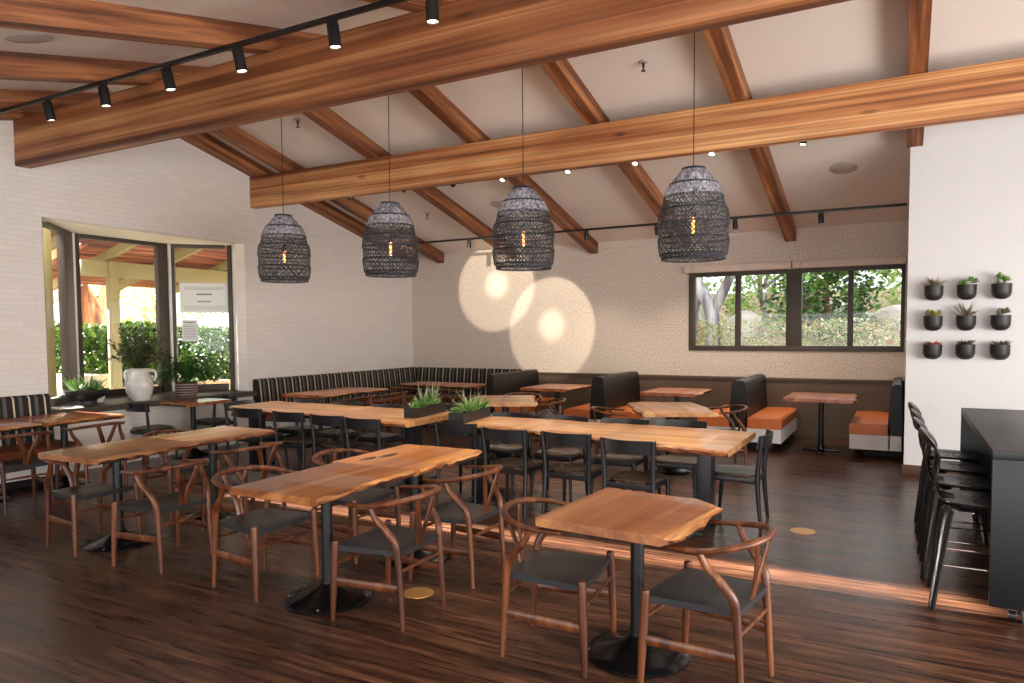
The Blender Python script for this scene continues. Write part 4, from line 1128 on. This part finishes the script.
def foliage(c, rad, n, size, mat, name, label, cat, seed=0, parent=None, shell=.5, w=.7):
    rnd = random.Random(seed); mb = MB()
    for k in range(n):
        while True:
            p = Vector((rnd.uniform(-1, 1), rnd.uniform(-1, 1), rnd.uniform(-1, 1)))
            if shell < p.length < 1: break
        p = Vector((p.x*rad[0], p.y*rad[1], p.z*rad[2]))
        wob = 1+.25*math.sin(p.x*3/rad[0]*1.7+seed)*math.cos(p.z*4/rad[2]+seed)
        d = Vector((rnd.uniform(-1, 1), rnd.uniform(-1, 1), rnd.uniform(-.6, 1)))
        s = size*rnd.uniform(.6, 1.3)
        mb.leaf(p*wob, d, s, s*w)
    o = mb.build(name, mat, parent, fix=False, flat=True, loc=c if parent is None else c)
    if label: tag(o, label, cat)
    return o
def hedge(x0, x1, y0, y1, z1, n, size, mat, label, seed, z0=0):
    rnd = random.Random(seed); mb = MB()
    for k in range(n):
        p = Vector((rnd.uniform(x0, x1), rnd.uniform(y0, y1), rnd.uniform(z0, z1)))
        p.z = min(p.z, z1-.12*abs(math.sin(p.x*2.3)+math.sin(p.y*2.9)))
        d = Vector((rnd.uniform(-1, 1), rnd.uniform(-1, 1), rnd.uniform(-.2, 1))); s = size*rnd.uniform(.6, 1.3)
        mb.leaf(p, d, s, s*.7)
    return tag(mb.build('hedge', mat, fix=False, flat=True), label, 'hedge')
hedge(-17.4, -16.3, 8.6, 12.6, 1.95, 12000, .15, M['leaf_hedge'], 'bright green clipped hedge outside the bay window centre', 4)
hedge(-17.6, -16.4, 12.9, 20, 1.85, 14000, .16, M['leaf_hedge'], 'green hedge outside the right bay window pane', 5)
T = thing('garden_tree', (-19.0, 11.4, 0), 'reddish-barked leaning tree outside the bay window', 'tree')
mb = MB(); mb.tube(smooth_path([(.4, .5, 0), (.25, .2, 1.4), (.0, -.1, 2.4), (-.2, -.55, 3.3), (-.3, -1.3, 4.6)], 5), lerp_list([.55, .46, .42, .36, .3], 21), 14); mb.build('trunk', M['bark_r'], T)
mb = MB(); mb.tube(smooth_path([(.1, .1, 1.9), (.2, .4, 2.6), (.2, .6, 3.4), (.3, .8, 4.5)], 4), lerp_list([.34, .28, .26, .2], 13), 12); mb.build('bough', M['bark_r'], T)
mb = MB(); mb.tube(smooth_path([(.5, -1.9, 1.9), (.4, -1.2, 2.5), (.4, -.5, 3.0), (.3, .3, 3.6)], 4), lerp_list([.07, .1, .11, .12], 13), 10); mb.build('bough', M['bark_w'], T)
foliage((0, -.3, 6.2), (3, 3.4, 1.6), 2500, .3, M['leaf_tree'], 'crown', None, None, 21, T)
def tree(x, y, h, r, mat, label, seed, tr=.12, n=2200, size=.22, bark='bark_w', zlow=.9):
    T = thing('garden_tree', (x, y, 0), label, 'tree'); rnd = random.Random(seed)
    mb = MB(); mb.tube(smooth_path([(0, 0, 0), (.1*r, .05, h*.3), (-.05*r, 0, h*.6), (0, 0, h*.9)], 4), lerp_list([tr, tr*.8, tr*.6, tr*.3], 13), 9)
    for k in range(5):
        a = rnd.uniform(0, 6.28); z = h*rnd.uniform(.3, .6)
        mb.tube(smooth_path([(0, 0, z), (r*.4*math.cos(a), r*.4*math.sin(a), z+h*.12), (r*.8*math.cos(a), r*.8*math.sin(a), z+h*.25)], 3), lerp_list([tr*.5, tr*.2], 7), 6)
    mb.build('trunk', M[bark], T)
    foliage((0, 0, h*.62+zlow*0), (r, r, h*.42), n, size, M[mat], 'crown', None, None, seed, T, shell=.25)
tree(-27, 19, 5.0, 2.6, 'leaf_tree', 'light green tree far beyond the bay window centre', 61)
tree(-22, 20.8, 3.6, 1.5, 'leaf_pink', 'pink-leaved tree beyond the right bay pane', 62)
tree(-25, 25, 5.6, 3.0, 'leaf_tree', 'tall pale tree far beyond the right bay pane', 63)
# behind the back window: flowering hedge, rocks, trees on a rising bank
mb = MB(); secs = []
for i in range(25):
    x = -16+i*1.6
    secs.append([(x, 14.6, -.1), (x, 14.6, .5), (x, 18, 1.45+.1*math.sin(i)), (x, 24, 2.1+.2*math.sin(i*.7)), (x, 34, 3.4), (x, 34, -.1)])
mb.loft(secs); struct(mb, 'ground_bank', M['dirt'])
hedge(-8, 2.2, 14.8, 16.6, 1.92, 15000, .085, M['leaf_flower'], 'flowering hedge along the bottom of the back window view', 7, z0=.4)
def rock(x, y, z, s, label, seed):
    rnd = random.Random(seed); bm = bmesh.new(); bmesh.ops.create_icosphere(bm, subdivisions=3, radius=1)
    for v in bm.verts:
        k = 1+.22*math.sin(v.co.x*2.7+seed)+.14*math.sin(v.co.y*4.1+v.co.z*3+seed*2)+rnd.uniform(-.02, .02)
        v.co = Vector((v.co.x*s[0]*k, v.co.y*s[1]*k, v.co.z*s[2]*k))
    mb = MB(); bm.verts.index_update(); mb.add([tuple(v.co) for v in bm.verts], [tuple(v.index for v in f.verts) for f in bm.faces]); bm.free()
    tag(mb.build('garden_rock', M['stone'], loc=(x, y, z)), label, 'rock', 'boulders on the garden bank')
rock(-3.42, 18.2, 1.72, (.50, .4, .42), 'grey boulder seen in the second pane of the back window', 1)
rock(-4.62, 18.4, 1.78, (.30, .3, .48), 'rounded boulder beside the pale forked tree in the leftmost pane', 2)
rock(-1.35, 20.4, 1.85, (.75, .5, .5), 'pale boulder behind the green shrub in the third pane', 3)
rock(.2, 20.6, 1.85, (.7, .6, .5), 'wide pale boulder in the rightmost pane of the back window', 4)
T = thing('garden_tree', (-4.0, 17.4, 1.2), 'pale forked tree trunk in the leftmost pane of the back window', 'tree')
for pts, r in (([(0, 0, -.2), (0, 0, .6), (-.06, 0, 1.05), (-.38, .1, 1.65), (-.9, .1, 2.9)], [.20, .17, .17, .13, .11]), ([(-.02, 0, .85), (.16, 0, 1.25), (.42, 0, 1.8), (.85, 0, 2.9)], [.14, .13, .11, .09]), ([(-.4, .3, -.2), (-.5, .3, .9), (-.36, .3, 1.5), (-.6, .4, 2.6)], [.10, .09, .08, .06])):
    p = smooth_path(pts, 4); mb = MB(); mb.tube(p, lerp_list(r, len(p)), 12); mb.build('trunk', M['bark_w'], T)
foliage((-.2, 0, 3.9), (2.0, 1.6, 1.2), 1200, .22, M['leaf_tree'], 'crown', None, None, 24, T)
tree(-3.6, 22, 4.9, 1.9, 'leaf_tree', 'feathery pale green tree in the second pane of the back window', 71, n=3000, size=.17)
tree(-3.4, 29, 6.6, 1.8, 'leaf_pink', 'pinkish-leaved tree top in the second pane', 72, n=1600, size=.16)
tree(-1.55, 18.6, 4.0, 1.25, 'leaf_hedge', 'lush green tree filling the third pane of the back window', 73, n=3800, size=.16, bark='bark_r')
tree(.6, 25.5, 6.4, 2.2, 'leaf_tree', 'airy pale tree in the rightmost pane of the back window', 74, n=3600, size=.17)
tree(5, 31, 7.0, 3.4, 'leaf_tree', 'background tree at the far right outside', 76, n=2500, size=.22)

# ------------------------------------------------------------------ light
w = bpy.data.worlds.new('World'); scene.world = w; w.use_nodes = True
nt = w.node_tree; nt.nodes.clear(); o = nt.nodes.new('ShaderNodeOutputWorld'); bg = nt.nodes.new('ShaderNodeBackground')
bg.inputs[0].default_value = (.86, .93, 1.0, 1); bg.inputs[1].default_value = 2.2; nt.links.new(bg.outputs[0], o.inputs[0])
def area(loc, target, sx, sy, e, c):
    l = bpy.data.lights.new('daylight', 'AREA'); l.shape = 'RECTANGLE'; l.size = sx; l.size_y = sy; l.energy = e; l.color = c
    ob = bpy.data.objects.new('daylight', l); col.objects.link(ob); ob.location = loc
    ob.rotation_euler = (Vector(target)-Vector(loc)).to_track_quat('-Z', 'Y').to_euler(); return ob
area((-1.25, YN-.1, 1.35), (-1.25, 5, 1.35), 9.3, 1.85, 170, (1, .96, .91))        # daylight through the glazing behind the camera
area((XR+.1, 3.0, 1.5), (-5, 3.0, 1.5), 8.8, 2.0, 600, (1, .95, .89))             # daylight through the glazing on the right
s = bpy.data.lights.new('sun', 'SUN'); s.energy = 75; s.angle = R_(.5); s.color = (1, .93, .80)
so = bpy.data.objects.new('sun', s); col.objects.link(so)
so.rotation_euler = Vector((math.cos(R_(17)), .0, -math.sin(R_(17)))).to_track_quat('-Z', 'Y').to_euler()

vs_ = scene.view_settings
scene.display_settings.display_device = 'sRGB'
vs_.view_transform = 'Standard'; vs_.look = 'None'; vs_.gamma = 1; vs_.use_curve_mapping = False
vs_.exposure = 0.45
